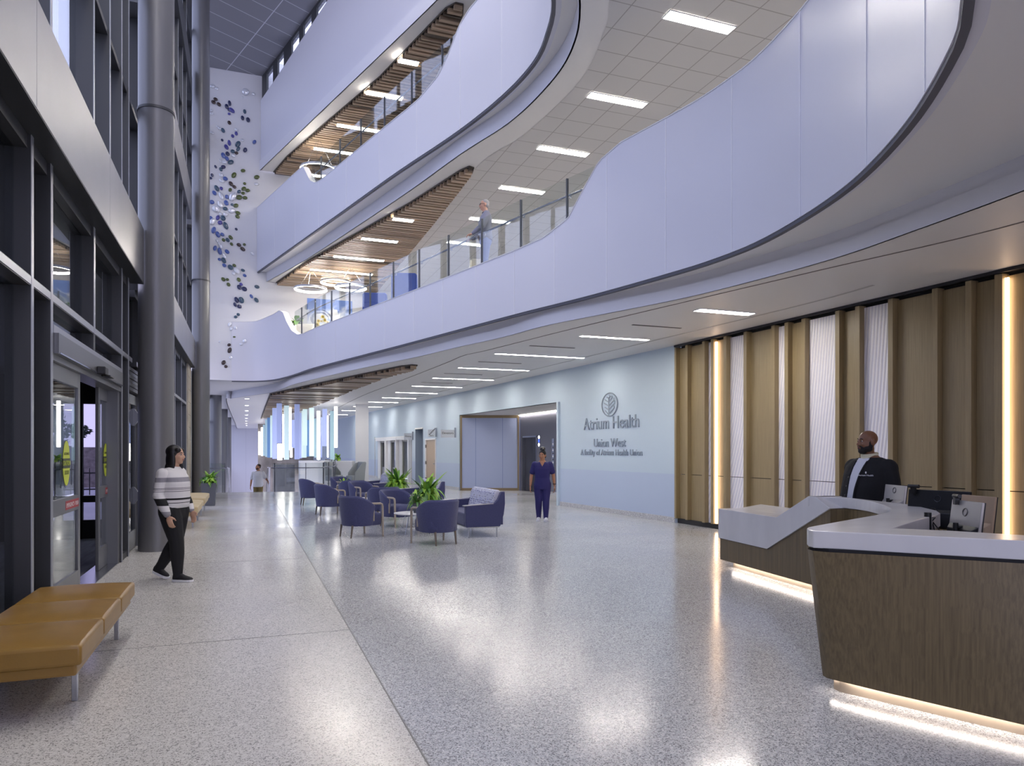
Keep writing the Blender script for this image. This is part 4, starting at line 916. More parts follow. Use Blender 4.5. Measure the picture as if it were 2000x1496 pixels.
def make_sofa(label):
    """seat faces local -X, length along Y"""
    r = empty('loveseat', (0, 0, 0), label=label, cat='sofa', group='indigo loveseats along the blue wall'); Ls = .82
    prof = [(-.36, .2), (-.38, .3), (-.375, .6), (.19, .635), (.25, .70), (.315, .84), (.38, .84), (.385, .62), (.36, .42), (.29, .2)]
    for s in (-1, 1):
        b = MB(); y0, y1 = (s * Ls, s * (Ls - .1)); n = len(prof); vs = [(x, y0, z) for x, z in prof] + [(x, y1, z) for x, z in prof]
        b.add(vs, [tuple(range(n)), tuple(range(n, 2 * n))[::-1]] + [(i, (i + 1) % n, n + (i + 1) % n, n + i) for i in range(n)]); b.build('arm_panel', TWEEDD, r, bevel=.012)
        part('arm_cap', mat('arm_cap_silver', '#b6b4ba', .35, metal=.5), r, lambda b: b.box(-.38, .19, s * (Ls - .105) if s > 0 else -Ls - .005, Ls + .005 if s > 0 else -(Ls - .105), .607, .622, M=Matrix.Rotation(-.055, 4, 'Y')))
    part('seat', TWEEDD, r, lambda b: b.box(-.37, .24, -Ls + .1, Ls - .1, .21, .45), bevel=.035, segs=3)
    b = MB(); bp_ = [(.12, .44), (.2, .8), (.25, .865), (.31, .865), (.335, .8), (.3, .44)]
    b.loft([[(x, y, z) for x, z in bp_] for y in (-Ls + .1, Ls - .1)]); b.build('backrest', PATT, r, bevel=.025, segs=3)
    part('back_panel', TWEEDD, r, lambda b: b.box(.30, .375, -Ls + .1, Ls - .1, .22, .82))
    part('base_rail', STEEL, r, lambda b: b.box(-.33, .28, -Ls + .02, Ls - .02, .18, .2))
    for x in (-.3, .24):
        for y in (-Ls + .06, Ls - .06): part('leg', STEEL, r, lambda b: (b.tube([(x, y, .012), (x, y, .19)], .012, 8), b.tube([(x, y, 0), (x, y, .013)], .016, 8)))
    return r
SF = [((4.12, 13.22), 0, 'patterned-back indigo loveseat nearest the camera, facing the barrel chairs'), ((4.15, 17.7), 3, 'middle indigo loveseat, half hidden behind a leafy green plant'), ((4.0, 22.6), 4, 'farthest indigo loveseat, seen beside the white square column')]
sp0 = make_sofa(SF[0][2])
for i, (p, a, lab) in enumerate(SF):
    o = sp0 if i == 0 else copy_tree(sp0); o.location = (p[0], p[1], 0); o.rotation_euler = (0, 0, math.radians(a)); o['label'] = lab
TOPW = mat('white_laminate', '#dcdce0', .3)
def make_table(label):
    r = empty('side_table', (0, 0, 0), label=label, cat='table', group='round white side tables')
    part('table_top', TOPW, r, lambda b: b.lathe([(0.001, .375), (.36, .375), (.4, .385), (.4, .4), (.001, .4)], 36), autosm=40)
    for k_ in range(4):
        a = PI / 4 + k_ * PI / 2; part('leg', STEEL, r, lambda b: b.tube([(.33 * math.cos(a), .33 * math.sin(a), 0), (.2 * math.cos(a), .2 * math.sin(a), .375)], .008, 8))
    part('stretcher', STEEL, r, lambda b: b.tube([(.3 * math.cos(a * PI / 2 + PI / 4), .3 * math.sin(a * PI / 2 + PI / 4), .1) for a in range(5)], .006, 6))
    return r
TB = [((3.06, 13.55), 'round white side table on thin steel legs, nearest, with a small potted plant'), ((2.9, 18.1), 'round white side table in the middle group of chairs'), ((2.75, 21.75), 'farthest round white side table, with a small plant, by the stair railing')]
tb0 = make_table(TB[0][1])
for i, (p, lab) in enumerate(TB):
    o = tb0 if i == 0 else copy_tree(tb0); o.location = (p[0], p[1], 0); o['label'] = lab
LEAF = [mat('leaf_bright', '#98c048', .45), mat('leaf_mid', '#72a444', .45), mat('leaf_dark', '#4a7a38', .45)]
POT = mat('grey_planter', '#5d5f66', .6); SOIL = mat('soil', '#3a2e24', .95)
def blade_leaf(b, base, az, l, droop, w, mi, rise=.6, n=6):
    d = Vector((math.cos(az), math.sin(az), 0)); sd = Vector((-d.y, d.x, 0)); rows = []
    for k_ in range(n + 1):
        t = k_ / n; p = Vector(base) + d * (l * (t * .9)) + Vector((0, 0, l * (rise * t * 1.25 - droop * t * t)))
        ww = w * (math.sin(PI * min(t * .93 + .07, 1)) ** .8); up = Vector((0, 0, .18 * ww))
        rows.append([p - sd * ww + up, p, p + sd * ww + up])
    vs = [q for r_ in rows for q in r_]; fs = []
    for k_ in range(n):
        for j in (0, 1): fs.append((k_ * 3 + j, k_ * 3 + j + 1, (k_ + 1) * 3 + j + 1, (k_ + 1) * 3 + j))
    b.add(vs, fs, mi)
def plant(name, loc, label, pot_h, pot_r, fol, nl, ll, seed, w=.035, square=False, wide=False):
    r = empty(name, loc, label=label, cat='plant')
    if pot_h:
        if square: part('pot', POT, r, lambda b: (b.loft([[(x * s, y * s, z) for x, y in ((-1, -1), (1, -1), (1, 1), (-1, 1))] for s, z in ((pot_r * .8, 0), (pot_r, pot_h), (pot_r * .9, pot_h), (pot_r * .88, pot_h - .05))])), bevel=.008)
        else: part('pot', POT, r, lambda b: b.lathe([(.001, 0), (pot_r * .72, 0), (pot_r, pot_h), (pot_r * .9, pot_h), (pot_r * .88, pot_h - .04), (.001, pot_h - .04)], 28), autosm=40)
        part('soil', SOIL, r, lambda b: b.lathe([(.001, pot_h - .03), (pot_r * .86, pot_h - .035)], 20))
    rnd = random.Random(seed); b = MB()
    for i in range(nl):
        az = rnd.uniform(0, 2 * PI); h = pot_h - .02 + rnd.random() * fol * .45; q = rnd.random()
        blade_leaf(b, (rnd.uniform(-.3, .3) * pot_r, rnd.uniform(-.3, .3) * pot_r, h), az, ll * rnd.uniform(.6, 1.1), rnd.uniform(.8, 1.7) if q < .85 else .45, w * rnd.uniform(.7, 1.2), rnd.choice((0, 0, 1, 1, 2)), rise=rnd.uniform(.5, 1.2) if q < .8 else 1.2)
    b.build('foliage', LEAF, r, smooth=True)
    part('stems', mat('stem_brown', '#6f6b45', .7), r, lambda b: [b.tube([(.03 * k_ - .03, .02 * (k_ % 2), pot_h - .04), (.03 * k_ - .03, .03 * (k_ % 2), pot_h + fol * .5)], .012, 6) for k_ in range(3)])
    return r
plant('potted_plant', (3.72, 15.2, 0), 'tall leafy green plant in a grey floor pot beside the nearest loveseat', .5, .19, .46, 190, .42, 3, .05)
plant('potted_plant', (4.0, 19.9, 0), 'leafy green plant in a floor pot between the middle and far loveseats', .5, .19, .46, 190, .44, 4, .05)
plant('table_plant', (3.08, 13.5, .4), 'small dark green plant in a grey pot on the nearest round white table', .19, .075, .14, 34, .24, 5, .03)
plant('table_plant', (2.75, 21.7, .4), 'small green plant on the farthest round white table', .16, .07, .12, 30, .22, 6, .03)
plant('column_plant', (-1.0, 22.5, 0), 'bushy green plant in a tapered square grey planter beside the second round column', .66, .2, .34, 130, .27, 7, .05, square=True)

# tan benches ------------------------------------------------------------------------
TAN = mat('tan_leather', '#8d6b2e', .38, var=(6, .08, (1, 1, 1)), bump=(90, .06)); TANLIT = mat('tan_leather_lit', '#c9b489', .42)  # paler leather is the tan with bright light painted in
def make_bench(loc, label, m, W=.715, Lc=.722, n=3):
    r = empty('bench', loc, label=label, cat='bench')
    part('base', m, r, lambda b: b.box(-W / 2 + .03, W / 2 - .03, .03, n * Lc - .03, .27, .345), bevel=.015)
    for i in range(n):
        b = MB(); y0, y1 = i * Lc + .004, (i + 1) * Lc - .004; ny = nx = 8; rows = []
        def px(u): return (u ** 3 * .35 + u * .65)
        g = []
        for a in range(nx + 1):
            for c in range(ny + 1):
                u, v = -1 + 2 * a / nx, -1 + 2 * c / ny
                z = .458 + .028 * (1 - u ** 4) * (1 - v ** 4); g.append((u * W / 2, (y0 + y1) / 2 + v * (y1 - y0) / 2, z))
        fs = [(a * (ny + 1) + c, a * (ny + 1) + c + 1, (a + 1) * (ny + 1) + c + 1, (a + 1) * (ny + 1) + c) for a in range(nx) for c in range(ny)]
        per = [a * (ny + 1) for a in range(nx + 1)] + [nx * (ny + 1) + c for c in range(1, ny + 1)] + [a * (ny + 1) + ny for a in range(nx - 1, -1, -1)] + [c for c in range(ny - 1, 0, -1)]
        k0 = len(g); g += [(g[p][0], g[p][1], .335) for p in per]; m_ = len(per)
        fs += [(per[q], per[(q + 1) % m_], k0 + (q + 1) % m_, k0 + q) for q in range(m_)] + [tuple(range(k0, k0 + m_))]
        b.add(g, fs); b.build('cushion', m, r, bevel=.02, segs=3, autosm=50)
        if i: part('seam', mat('seam_shadow', '#5f4419', .7), r, lambda b: b.box(-W / 2 + .04, W / 2 - .04, i * Lc - .004, i * Lc + .004, .3, .445))
    for x in (-W / 2 + .12, W / 2 - .12):
        for y in (.45, n * Lc - .15): part('leg', STEEL, r, lambda b: b.box(x - .017, x + .017, y - .017, y + .017, 0, .275), bevel=.003)
    return r
make_bench((-1.262, 4.8, 0), 'tan leather three-cushion bench in front of the glass entrance, nearest the camera', TAN)
make_bench((-1.27, 15.75, 0), 'brightly lit tan leather bench behind the walking woman, between the round columns', TANLIT)
make_bench((-1.27, 18.6, 0), 'brightly lit tan leather bench farther back, next to the planter by the second column', TANLIT)

# railings ---------------------------------------------------------------------------
def railing(label, cv, posts, s0, s1, zb, zt, zh, inset=.09, hoff=.09, hr=.02, step=.35):
    r = empty('glass_railing', (0, 0, 0), label=label, cat='railing')
    st_ = [s0] + list(posts) + [s1]
    for a, c in zip(st_, st_[1:]):
        if c - a > .08: wall_ribbon(cv, a + .012, c - .012, zb, zt, .012, step=step, inset=inset).build('glass_panel', RAILGLASS, r)
    for s in posts:
        p = cv.at(s); n = cv.nrm(s); d_ = Vector((n.y, -n.x)); q = p + n * (inset + .006)
        b = MB(); b.beam(q - d_ * .011, q + d_ * .011, .045, zb - .05, zt); o = b.build('post', mat('post_steel', '#5f6168', .35, metal=.8), r)
        h = p + n * (inset + hoff); part('bracket', STEEL, o, lambda b: b.tube([(q.x, q.y, zh - .07), (h.x, h.y, zh - .06), (h.x, h.y, zh)], .011, 6))
    m_ = max(2, int((s1 - s0) / .25)); path = []
    for i in range(m_ + 1):
        s = s0 + (s1 - s0) * i / m_; p = cv.at(s) + cv.nrm(s) * (inset + hoff); path.append((p.x, p.y, zh))
    part('handrail', mat('handrail_steel', '#9093a0', .25, metal=1), r, lambda b: b.tube(path, hr, 10), autosm=60)
    return r
railing('second-floor glass railing with a steel handrail where the grey-haired man leans', EDGE2, [4.75, 6.35, 7.77, 9.12, 10.51, 11.91, 13.3, 14.71, 16.1, 17.49, 18.84], 3.9, 19.55, 5.27, 6.47, 6.2)
p3 = [EDGE3.hit(u, 250)[1] for u in (621.5, 658, 698.6, 744.5, 797.6, 857)]
railing('third-floor glass railing with a steel handrail, high on the upper balcony', EDGE3, p3, 5.75, 15.3, 9.47, 10.68, 10.4)
ER = Curve2([(0.95, 29.2), (1.6, 28.95), (2.3, 28.85), (2.8, 29.2), (3.25, 30.7), (3.75, 33.0), (4.25, 38), (4.3, 44)])
ERs = Curve2(catmull([(p.x, p.y) for p in ER.p], 5))
railing('curved glass railing with a steel handrail around the stair opening', ERs, [.12, 1.3, 2.35, 3.6, 5.1, 7, 9, 12], .02, 15.5, .02, 1.12, .93, inset=-.02, hoff=-.08)
sr = Curve2([(-1.6, 29.25), (-.66, 29.25)])
railing('short glass railing beside the round columns at the left of the stair', sr, [.12, .86], .02, .93, .02, 1.12, .93, inset=0, hoff=-.08)
def stair_rail(x, label):
    r = empty('stair_railing', (x, 29.4, 0), label=label, cat='railing')
    part('glass_panel', RAILGLASS, r, lambda b: b.add([(0, 0, 0), (0, 4, -2.2), (0, 4, -1.2), (0, 0, 1.0), (.012, 0, 0), (.012, 4, -2.2), (.012, 4, -1.2), (.012, 0, 1.0)], [(0, 1, 2, 3), (4, 7, 6, 5), (0, 4, 5, 1), (3, 2, 6, 7), (0, 3, 7, 4), (1, 5, 6, 2)]))
    part('handrail', STEEL, r, lambda b: b.tube([(-.05, -.25, .95), (-.05, 0, .93), (-.05, 4, -1.3)], .022, 8)); part('post', STEEL, r, lambda b: b.box(-.02, .03, -.25, -.2, -.17, .95))
stair_rail(.86, 'sloping stair railing by the man in the white T-shirt'); stair_rail(-.6, 'sloping stair railing on the column side of the stair')

# far furniture: wing chairs and white desk --------------------------------------------
GREYF = mat('grey_fabric', '#9da3a6', .85)
def wing_chair(loc, rz, label, m, h=1.08):
    r = empty('wing_chair', loc, math.radians(rz), label=label, cat='chair')
    part('seat', m, r, lambda b: b.box(-.28, .3, -.3, .3, .2, .44), bevel=.04, segs=3)
    b = MB(); b.loft([[(-.3 - .12 * t, -.32, .2 + (h - .2) * t), (-.2 - .12 * t, -.32, .2 + (h - .2) * t), (-.2 - .12 * t, .32, .2 + (h - .2) * t), (-.3 - .12 * t, .32, .2 + (h - .2) * t)] for t in (0, .5, 1)]); b.build('backrest', m, r, bevel=.03, segs=3)
    for s in (-1, 1):
        part('wing', m, r, lambda b: b.loft([[(-.33, s * .31, .2), (.2, s * .31, .2), (.2, s * .36, .2), (-.33, s * .36, .2)], [(-.36, s * .31, .62), (.16, s * .31, .58), (.16, s * .36, .58), (-.36, s * .36, .62)], [(-.42, s * .3, h - .03), (-.2, s * .3, h - .06), (-.2, s * .35, h - .06), (-.42, s * .35, h - .03)]]), bevel=.02)
        for x in (-.25, .25): part('leg', STEEL, r, lambda b: b.tube([(x, s * .24, 0), (x, s * .24, .21)], .013, 6))
    return r
wing_chair((3.95, 34.5, 0), -30, 'grey high-back wing chair beside the stair railing, in front of the white desk', GREYF)
wing_chair((4.75, 33.6, 0), 200, 'second grey high-back wing chair, nearer the white square column', GREYF)
r = empty('welcome_desk', (4.55, 36.4, 0), -.35, label='small white desk with a curved front beside the white square column', cat='desk')
part('body', WHITE, r, lambda b: b.loft([[(-.55, y, .3), (-.62, y, .6), (-.5, y, 1.0), (-.35, y, 1.08), (.55, y, 1.08), (.55, y, .3)] for y in (-.35, .35)]), bevel=.01)
for x in (-.45, .5): part('leg', STEEL, r, lambda b: (b.box(x - .02, x + .02, -.3, -.26, 0, .32), b.box(x - .02, x + .02, .26, .3, 0, .32)))
plant('desk_plant', (4.3, 36.4, 1.08), 'broad-leaved dark green plant standing on the white desk', .1, .06, .12, 26, .26, 8, .07)

# pendants over the stair ------------------------------------------------------------------
def acr(name, col, e):
    m = mat(name, col, .35); b = m.node_tree.nodes['Principled BSDF']; b.inputs['Emission Color'].default_value = lin(col); b.inputs['Emission Strength'].default_value = e; return m
PC = {'p': (acr('acrylic_periwinkle', '#a9b6e6', .3), 'periwinkle'), 'm': (acr('acrylic_mint', '#cfe6e6', .35), 'pale mint'), 'b': (acr('acrylic_blue', '#6f9bd0', .2), 'deep sky blue'), 'a': (acr('acrylic_aqua', '#b3d3dc', .25), 'pale aqua'), 'W': (emit('pendant_white', '#fffaf4', 5), 'glowing white')}
PD = [(303, 375, 140, 790, 'p', 33.5), (240, 303, 240, 1018, 'p', 37), (412, 480, 120, 1030, 'm', 35), (482, 516, 230, 890, 'W', 37), (565, 635, 145, 1025, 'p', 34), (640, 672, 330, 1010, 'p', 42), (685, 745, 250, 825, 'm', 38), (668, 735, 310, 1000, 'm', 40), (737, 775, 450, 985, 'b', 46), (780, 845, 215, 980, 'm', 37), (890, 937, 320, 1032, 'W', 36), (972, 1035, 225, 835, 'p', 38), (1143, 1190, 255, 855, 'W', 35), (1085, 1143, 290, 1060, 'a', 40), (315, 380, 800, 1038, 'W', 35.5), (165, 207, 375, 1000, 'b', 48), (135, 165, 430, 990, 'a', 51), (102, 130, 520, 975, 'a', 55), (75, 100, 560, 975, 'W', 58), (36, 60, 620, 960, 'W', 62), (517, 562, 450, 860, 'p', 44), (208, 238, 345, 1000, 'm', 45), (386, 412, 300, 1000, 'W', 43), (496, 530, 850, 1000, 'W', 41), (945, 966, 410, 1000, 'p', 46), (1040, 1060, 370, 1000, 'W', 45), (850, 888, 430, 1000, 'a', 43)]
cnt = {}
PD.sort(key=lambda q: q[0])
for x0, x1, y0, y1, c, dd in PD:
    u0, u1, v0, v1 = 500 + x0 * .1337, 500 + x1 * .1337, 760 + y0 * .1337, 760 + y1 * .1337; u = (u0 + u1) / 2
    rr = ray(u, 880); X, Y = rr[0] * dd, rr[1] * dd; z0, z1 = EYE + (880 - v1) / F * dd, min(3.82, EYE + (880 - v0) / F * dd); wd = (u1 - u0) / F * dd
    m_, nm = PC[c]; cnt[nm] = cnt.get(nm, 0) + 1
    o = empty('pendant_light', (X, Y, z0), label='%s %s tube pendant over the stair, counting from the left' % (ORD[cnt[nm] - 1].replace('nearest', 'first'), nm), cat='pendant light', group='tube pendants over the stair')
    if c == 'W': part('tube', m_, o, lambda b: b.lathe([(.001, 0), (wd / 2, .01), (wd / 2, z1 - z0), (.001, z1 - z0)], 16), autosm=40)
    else: part('tube', m_, o, lambda b: b.box(-wd / 2, wd / 2, -wd / 2, wd / 2, 0, z1 - z0), bevel=.01)
    part('cable', STEEL, o, lambda b: b.tube([(0, 0, z1 - z0), (0, 0, 3.91 - z0)], .004, 5))

# glass pebbles on the end wall ---------------------------------------------------------------
PBM = {'c': (mat('pebble_clear', '#e9ecf2', .06, spec=.8, metal=.35), 'clear'), 'n': (mat('pebble_navy', '#252c58', .08, coat=.6), 'navy'), 'b': (mat('pebble_blue', '#4a62a8', .08, coat=.6), 'blue'), 't': (mat('pebble_teal', '#3c566c', .08, coat=.6), 'teal'), 'g': (mat('pebble_green', '#4f5c26', .08, coat=.6), 'olive green'), 'k': (mat('pebble_brown', '#3c2c2a', .08, coat=.6), 'brown'), 'v': (mat('pebble_violet', '#4a4899', .08, coat=.6), 'violet')}
Z5 = "150,208,22,.7,-20,c 187,228,16,.8,0,c 425,258,30,1,0,c 492,273,14,1,0,c 402,303,10,.7,0,c 175,317,18,.8,20,k 158,342,20,.8,30,k 203,360,20,.75,40,k 292,350,24,.55,80,n 268,378,22,.7,80,n 285,404,18,.6,60,n 311,410,28,.6,40,v 289,439,12,.9,0,v 141,408,13,.8,0,c 142,437,16,.8,0,c 418,420,20,.65,80,t 400,473,20,.7,80,n 446,489,22,.75,80,n 290,513,18,.8,60,k 193,546,13,.6,45,c 210,562,14,.8,0,c 238,577,22,.65,60,t 348,571,16,.8,60,c 348,603,18,.7,75,v 318,624,16,.8,60,v 149,598,15,.8,0,c 231,658,13,.75,60,n 290,682,26,.5,80,v 266,716,24,.65,60,v 399,659,15,.8,0,c 362,692,30,.65,-60,t 365,732,22,.6,-60,t 500,674,20,.7,-60,b 422,741,22,.75,-70,n 318,752,18,.9,0,t 350,766,15,.9,0,k 276,773,20,.8,60,n 240,786,26,.65,70,b 322,787,20,.7,30,c 270,812,20,.8,60,b 215,828,16,.6,60,c 250,840,22,.85,0,c 302,843,26,.7,-30,t 176,880,16,.6,60,n 240,882,20,.8,0,n 220,902,18,.75,60,t 404,913,20,.75,-15,g 328,951,28,.65,-60,g 519,967,24,.7,-20,g 147,950,15,.8,60,n 134,975,13,.9,0,n 223,950,20,.8,40,c 257,980,20,.85,30,b 227,996,22,.7,30,c 520,1025,20,.6,-10,c 303,1022,22,.75,50,k 332,1048,18,.75,30,k 418,1021,13,.9,0,g 185,1060,28,.6,60,t 223,1061,16,.8,60,v 297,1073,18,.75,-60,g 411,1064,22,.75,-30,g 442,1078,20,.75,-15,g 371,1088,18,.8,-40,t 166,1099,22,.7,50,b 405,1101,17,.75,0,g 223,1123,34,.5,65,c 320,1130,44,.6,-60,c 270,1132,18,.9,60,b 372,1136,26,.8,-15,g 421,1140,20,.75,0,g 145,1176,20,.9,0,b 215,1195,30,.65,60,c 265,1182,24,.75,60,b 314,1196,13,.9,0,t 345,1205,22,.8,-30,g 180,1233,32,.85,20,c 256,1230,20,.8,0,t 310,1247,28,.75,-15,c 218,1274,14,1,0,c 260,1278,20,.9,0,c 362,1266,22,.7,15,g 358,1297,20,.75,30,g 194,1305,22,.7,-70,v 238,1310,24,.85,60,t 135,1308,18,.8,60,b 150,1338,30,.7,-60,c 213,1347,20,.9,0,v 260,1372,34,.55,65,t 348,1401,13,.8,45,n 160,1410,30,.6,-75,b"
Z6 = "213,85,30,.65,65,b 254,85,20,.75,40,b 330,112,24,.65,45,g 265,135,18,.8,50,g 302,135,22,.7,50,t 338,173,18,.7,50,g 405,180,22,.75,20,k 455,177,14,.9,0,g 440,218,26,.65,35,k 205,142,16,.6,60,c 235,185,34,.5,65,c 187,210,25,.65,-75,b 230,238,34,.55,75,b 297,242,24,.7,45,b 530,260,22,.6,40,c 272,280,30,.5,60,c 228,313,16,.8,30,b 267,322,30,.6,60,t 272,367,20,.8,40,b 328,385,28,.75,45,t 363,368,18,.8,30,g 387,415,36,.65,50,c 358,440,18,.9,0,c 442,412,20,.65,20,t 458,460,18,.75,30,b 263,495,22,.75,45,g 300,497,15,.9,0,g 310,542,20,.8,50,g 404,498,22,.75,60,g 425,540,17,.8,30,v 408,567,25,.75,60,n 455,583,26,.8,30,n 570,563,24,.7,15,t 520,650,22,.6,55,b 565,684,26,.65,50,t 383,683,30,.6,65,n 427,685,32,.75,60,t 370,725,22,.65,60,n 410,743,22,.8,20,n 400,815,16,.85,30,t 376,838,16,.85,0,t 322,905,24,.6,-60,c 338,945,20,.75,-60,c 375,938,16,.8,60,c 363,1020,13,.6,0,g 233,1064,12,.8,0,c 458,1058,18,1,0,c 425,1087,15,.8,20,c 315,1093,16,.9,-30,k 320,1142,28,.65,-70,k 332,1211,18,.8,60,c 265,1254,24,.75,-55,k 286,1290,16,.9,0,k"
pl = []
for s, k_, ox, oy in ((Z5, .234, 380, 120), (Z6, .2138, 380, 440)):
    for q in s.split():
        x, y, a, r_, an, c = q.split(','); pl.append((ox + float(x) * k_, oy + float(y) * k_, float(a) * k_, float(r_), float(an), c))
pl.sort(key=lambda q: q[1])
meshes = {}
for c, (m_, nm) in PBM.items():
    b = MB(); b.ellipsoid((0, 0, 0), (1, 1, 1), 16, 10); o = b.build('glass_pebble', m_, None, smooth=True); meshes[c] = o.data; bpy.data.objects.remove(o)
TENS = ['', '', 'twenty', 'thirty', 'forty', 'fifty']; ONE = ['', 'first', 'second', 'third', 'fourth', 'fifth', 'sixth', 'seventh', 'eighth', 'ninth', 'tenth', 'eleventh', 'twelfth', 'thirteenth', 'fourteenth', 'fifteenth', 'sixteenth', 'seventeenth', 'eighteenth', 'nineteenth']
def ordw(n): return ONE[n] if n < 20 else (TENS[n // 10] + ('ieth' if False else '') + '-' + ONE[n % 10] if n % 10 else {2: 'twentieth', 3: 'thirtieth', 4: 'fortieth'}[n // 10])
cn = {}
for u, v, a, r_, an, c in pl:
    p = sight(u, v, y=YE); h = EDGE2.hit(u, v); ny = Vector((0, -1, 0)); pos = Vector(p)
    if h and 4.3 < h[2] < pw(top2)(h[1]) and h[0] < Vector(p[:2]).length * 2 and h[0] * ray(u, v)[1] < YE - .02:
        q = EDGE2.at(h[1]); n2 = EDGE2.nrm(h[1]); pos = Vector((q.x, q.y, h[2])); ny = Vector((-n2.x, -n2.y, 0))
    s = a / F * 26; cn[c] = cn.get(c, 0) + 1
    o = bpy.data.objects.new('glass_pebble', meshes[c]); COL.objects.link(o)
    o.location = pos + ny * (s * r_ * .38); o.scale = (s, s * r_ * .45, s * r_)
    o.rotation_euler = (0, math.radians(an), math.atan2(ny.y, ny.x) + PI / 2)
    size = 'large' if s > .14 else ('small' if s < .075 else 'medium')
    tag(o, '%s %s glass pebble on the end wall, %s %s from the top' % (size, PBM[c][1], ordw(cn[c]), PBM[c][1]), 'glass pebble', 'glass pebbles on the end wall')
# ================================================================== DESK EQUIPMENT
SILV = mat('monitor_silver', '#b9b4ae', .35, metal=.4); MBLK = mat('monitor_black', '#17181c', .4); SILVWARM = mat('monitor_silver_warm_lit', '#b59a7c', .45)  # last one is silver with warm light painted into its colour
def monitor(L_, R_, ztop, label, shell, lower, hh=.33, tilt=.12, logo=True):
    Lp, Rp = Vector(L_), Vector(R_); c = (Lp + Rp) / 2; d = (Rp - Lp); w = d.length / 2; d.normalize()
    n = Vector((d.y, -d.x)); n = n if n.dot(-c) > 0 else -n           # back of the screen faces the lobby
    r = empty('monitor', (c.x, c.y, .752), math.atan2(n.y, n.x), label=label, cat='monitor', group='monitors on the reception desk')
    zt = ztop - .752; T = Matrix.Translation((0, 0, zt - hh / 2)) @ Matrix.Rotation(-tilt, 4, 'Y')
    part('back_shell', shell, r, lambda b: b.loft([[T @ Vector(p) for p in q] for q in ([(0, -w, -hh / 2), (0, w, -hh / 2), (0, w, hh / 2), (0, -w, hh / 2)], [(.022, -w, -hh / 2), (.022, w, -hh / 2), (.022, w, hh / 2), (.022, -w, hh / 2)])]), bevel=.005)
    part('lower_shell', lower, r, lambda b: b.loft([[T @ Vector(p) for p in q] for q in ([(.022, -w * .97, -hh * .48), (.022, w * .97, -hh * .48), (.022, w * .97, .0), (.022, -w * .97, .0)], [(.055, -w * .8, -hh * .46), (.055, w * .8, -hh * .46), (.055, w * .8, -hh * .1), (.055, -w * .8, -hh * .1)])]), bevel=.004)
    part('screen', MBLK, r, lambda b: b.loft([[T @ Vector(p) for p in q] for q in ([(-.006, -w, -hh / 2), (-.006, w, -hh / 2), (-.006, w, hh / 2), (-.006, -w, hh / 2)], [(0, -w, -hh / 2), (0, w, -hh / 2), (0, w, hh / 2), (0, -w, hh / 2)])]))
    if logo: part('emblem', mat('emblem_grey', '#8d8a86', .3, metal=.8) if shell is not MBLK else mat('emblem_dark', '#2b2c33', .25), r, lambda b: b.tube([T @ Vector((.025, .028 * math.cos(a * PI / 8), .095 + .028 * math.sin(a * PI / 8))) for a in range(17)], .003, 5))
    part('port_recess', BLACK, r, lambda b: b.loft([[T @ Vector(p) for p in q] for q in ([(.05, -.07, -.11), (.05, .05, -.11), (.05, .05, -.06), (.05, -.07, -.06)], [(.058, -.07, -.11), (.058, .05, -.11), (.058, .05, -.06), (.058, -.07, -.06)])]))
    part('stand', BLACK, r, lambda b: (b.tube([(.08, 0, .012), (.08, 0, zt - hh * .45)], .018, 8), b.tube([(.03, 0, zt - hh * .55), (.08, 0, zt - hh * .55)], .016, 8)))
    part('base', BLACK, r, lambda b: b.box(0, .16, -.09, .09, 0, .014), bevel=.004)
    return r
monitor((6.40, 5.72), (6.27, 5.36), 1.24, 'silver-backed monitor nearest the standing receptionist', SILV, SILV, .3)
monitor((5.72, 4.86), (5.82, 4.34), 1.245, 'wide black-backed monitor in the middle of the reception desk', MBLK, MBLK, .34)
monitor((5.10, 3.95), (4.95, 3.60), 1.225, 'silver and black monitor turned sideways in front of the warm-lit one', SILV, MBLK, .36)
monitor((5.58, 4.24), (5.50, 3.90), 1.235, 'large silver-backed monitor toned as warmly lit at the end of the desk by the light strip', SILVWARM, SILVWARM, .42, logo=False)
def webcam(x, y, z, rz, label):
    r = empty('webcam', (x, y, z), rz, label=label, cat='webcam')
    part('body', BLACK, r, lambda b: b.tube([(0, -.05, .02), (0, .05, .02)], .017, 10), bevel=.003)
    part('lens', mat('lens_glass', '#30343a', .05, coat=1), r, lambda b: b.tube([(-.016, 0, .02), (-.022, 0, .02)], .011, 12)); part('clip', BLACK, r, lambda b: b.box(-.012, .02, -.02, .02, -.045, .008))
webcam(5.71, 4.8, 1.255, 3.3, 'black webcam clipped to the top of the black monitor'); webcam(5.06, 3.88, 1.235, 2.6, 'black webcam clipped to the silver and black monitor')
r = empty('screen_mount', (4.93, 4.02, .752), label='black double monitor arm with a cylinder post and cables on the work surface', cat='monitor mount')
part('post', BLACK, r, lambda b: b.tube([(0, 0, 0), (0, 0, .37)], .026, 14)); part('base', BLACK, r, lambda b: b.box(-.06, .06, -.06, .06, 0, .02), bevel=.005)
part('arm', BLACK, r, lambda b: (b.tube([(0, 0, .18), (.1, -.12, .2), (.06, -.22, .24)], .02, 8), b.tube([(0, 0, .12), (.16, .06, .14), (.3, .1, .2)], .018, 8)))
part('joint', CHROME, r, lambda b: (b.tube([(0, 0, .15), (0, 0, .21)], .034, 14), b.tube([(.1, -.12, .17), (.1, -.12, .23)], .024, 12)))
for k_ in range(4): part('cable', BLACK, r, lambda b: b.tube([(.02 * k_, -.02, .0), (.05 + .02 * k_, -.05 + .03 * k_, .1), (.0 + .03 * k_, .06 - .04 * k_, .2), (.08, .02 * k_, .33)], .005, 5))
r = empty('office_chair', (5.75, 3.1, 0), .6, label='dark office chair behind the reception desk, half hidden by the warm-lit monitor', cat='chair')
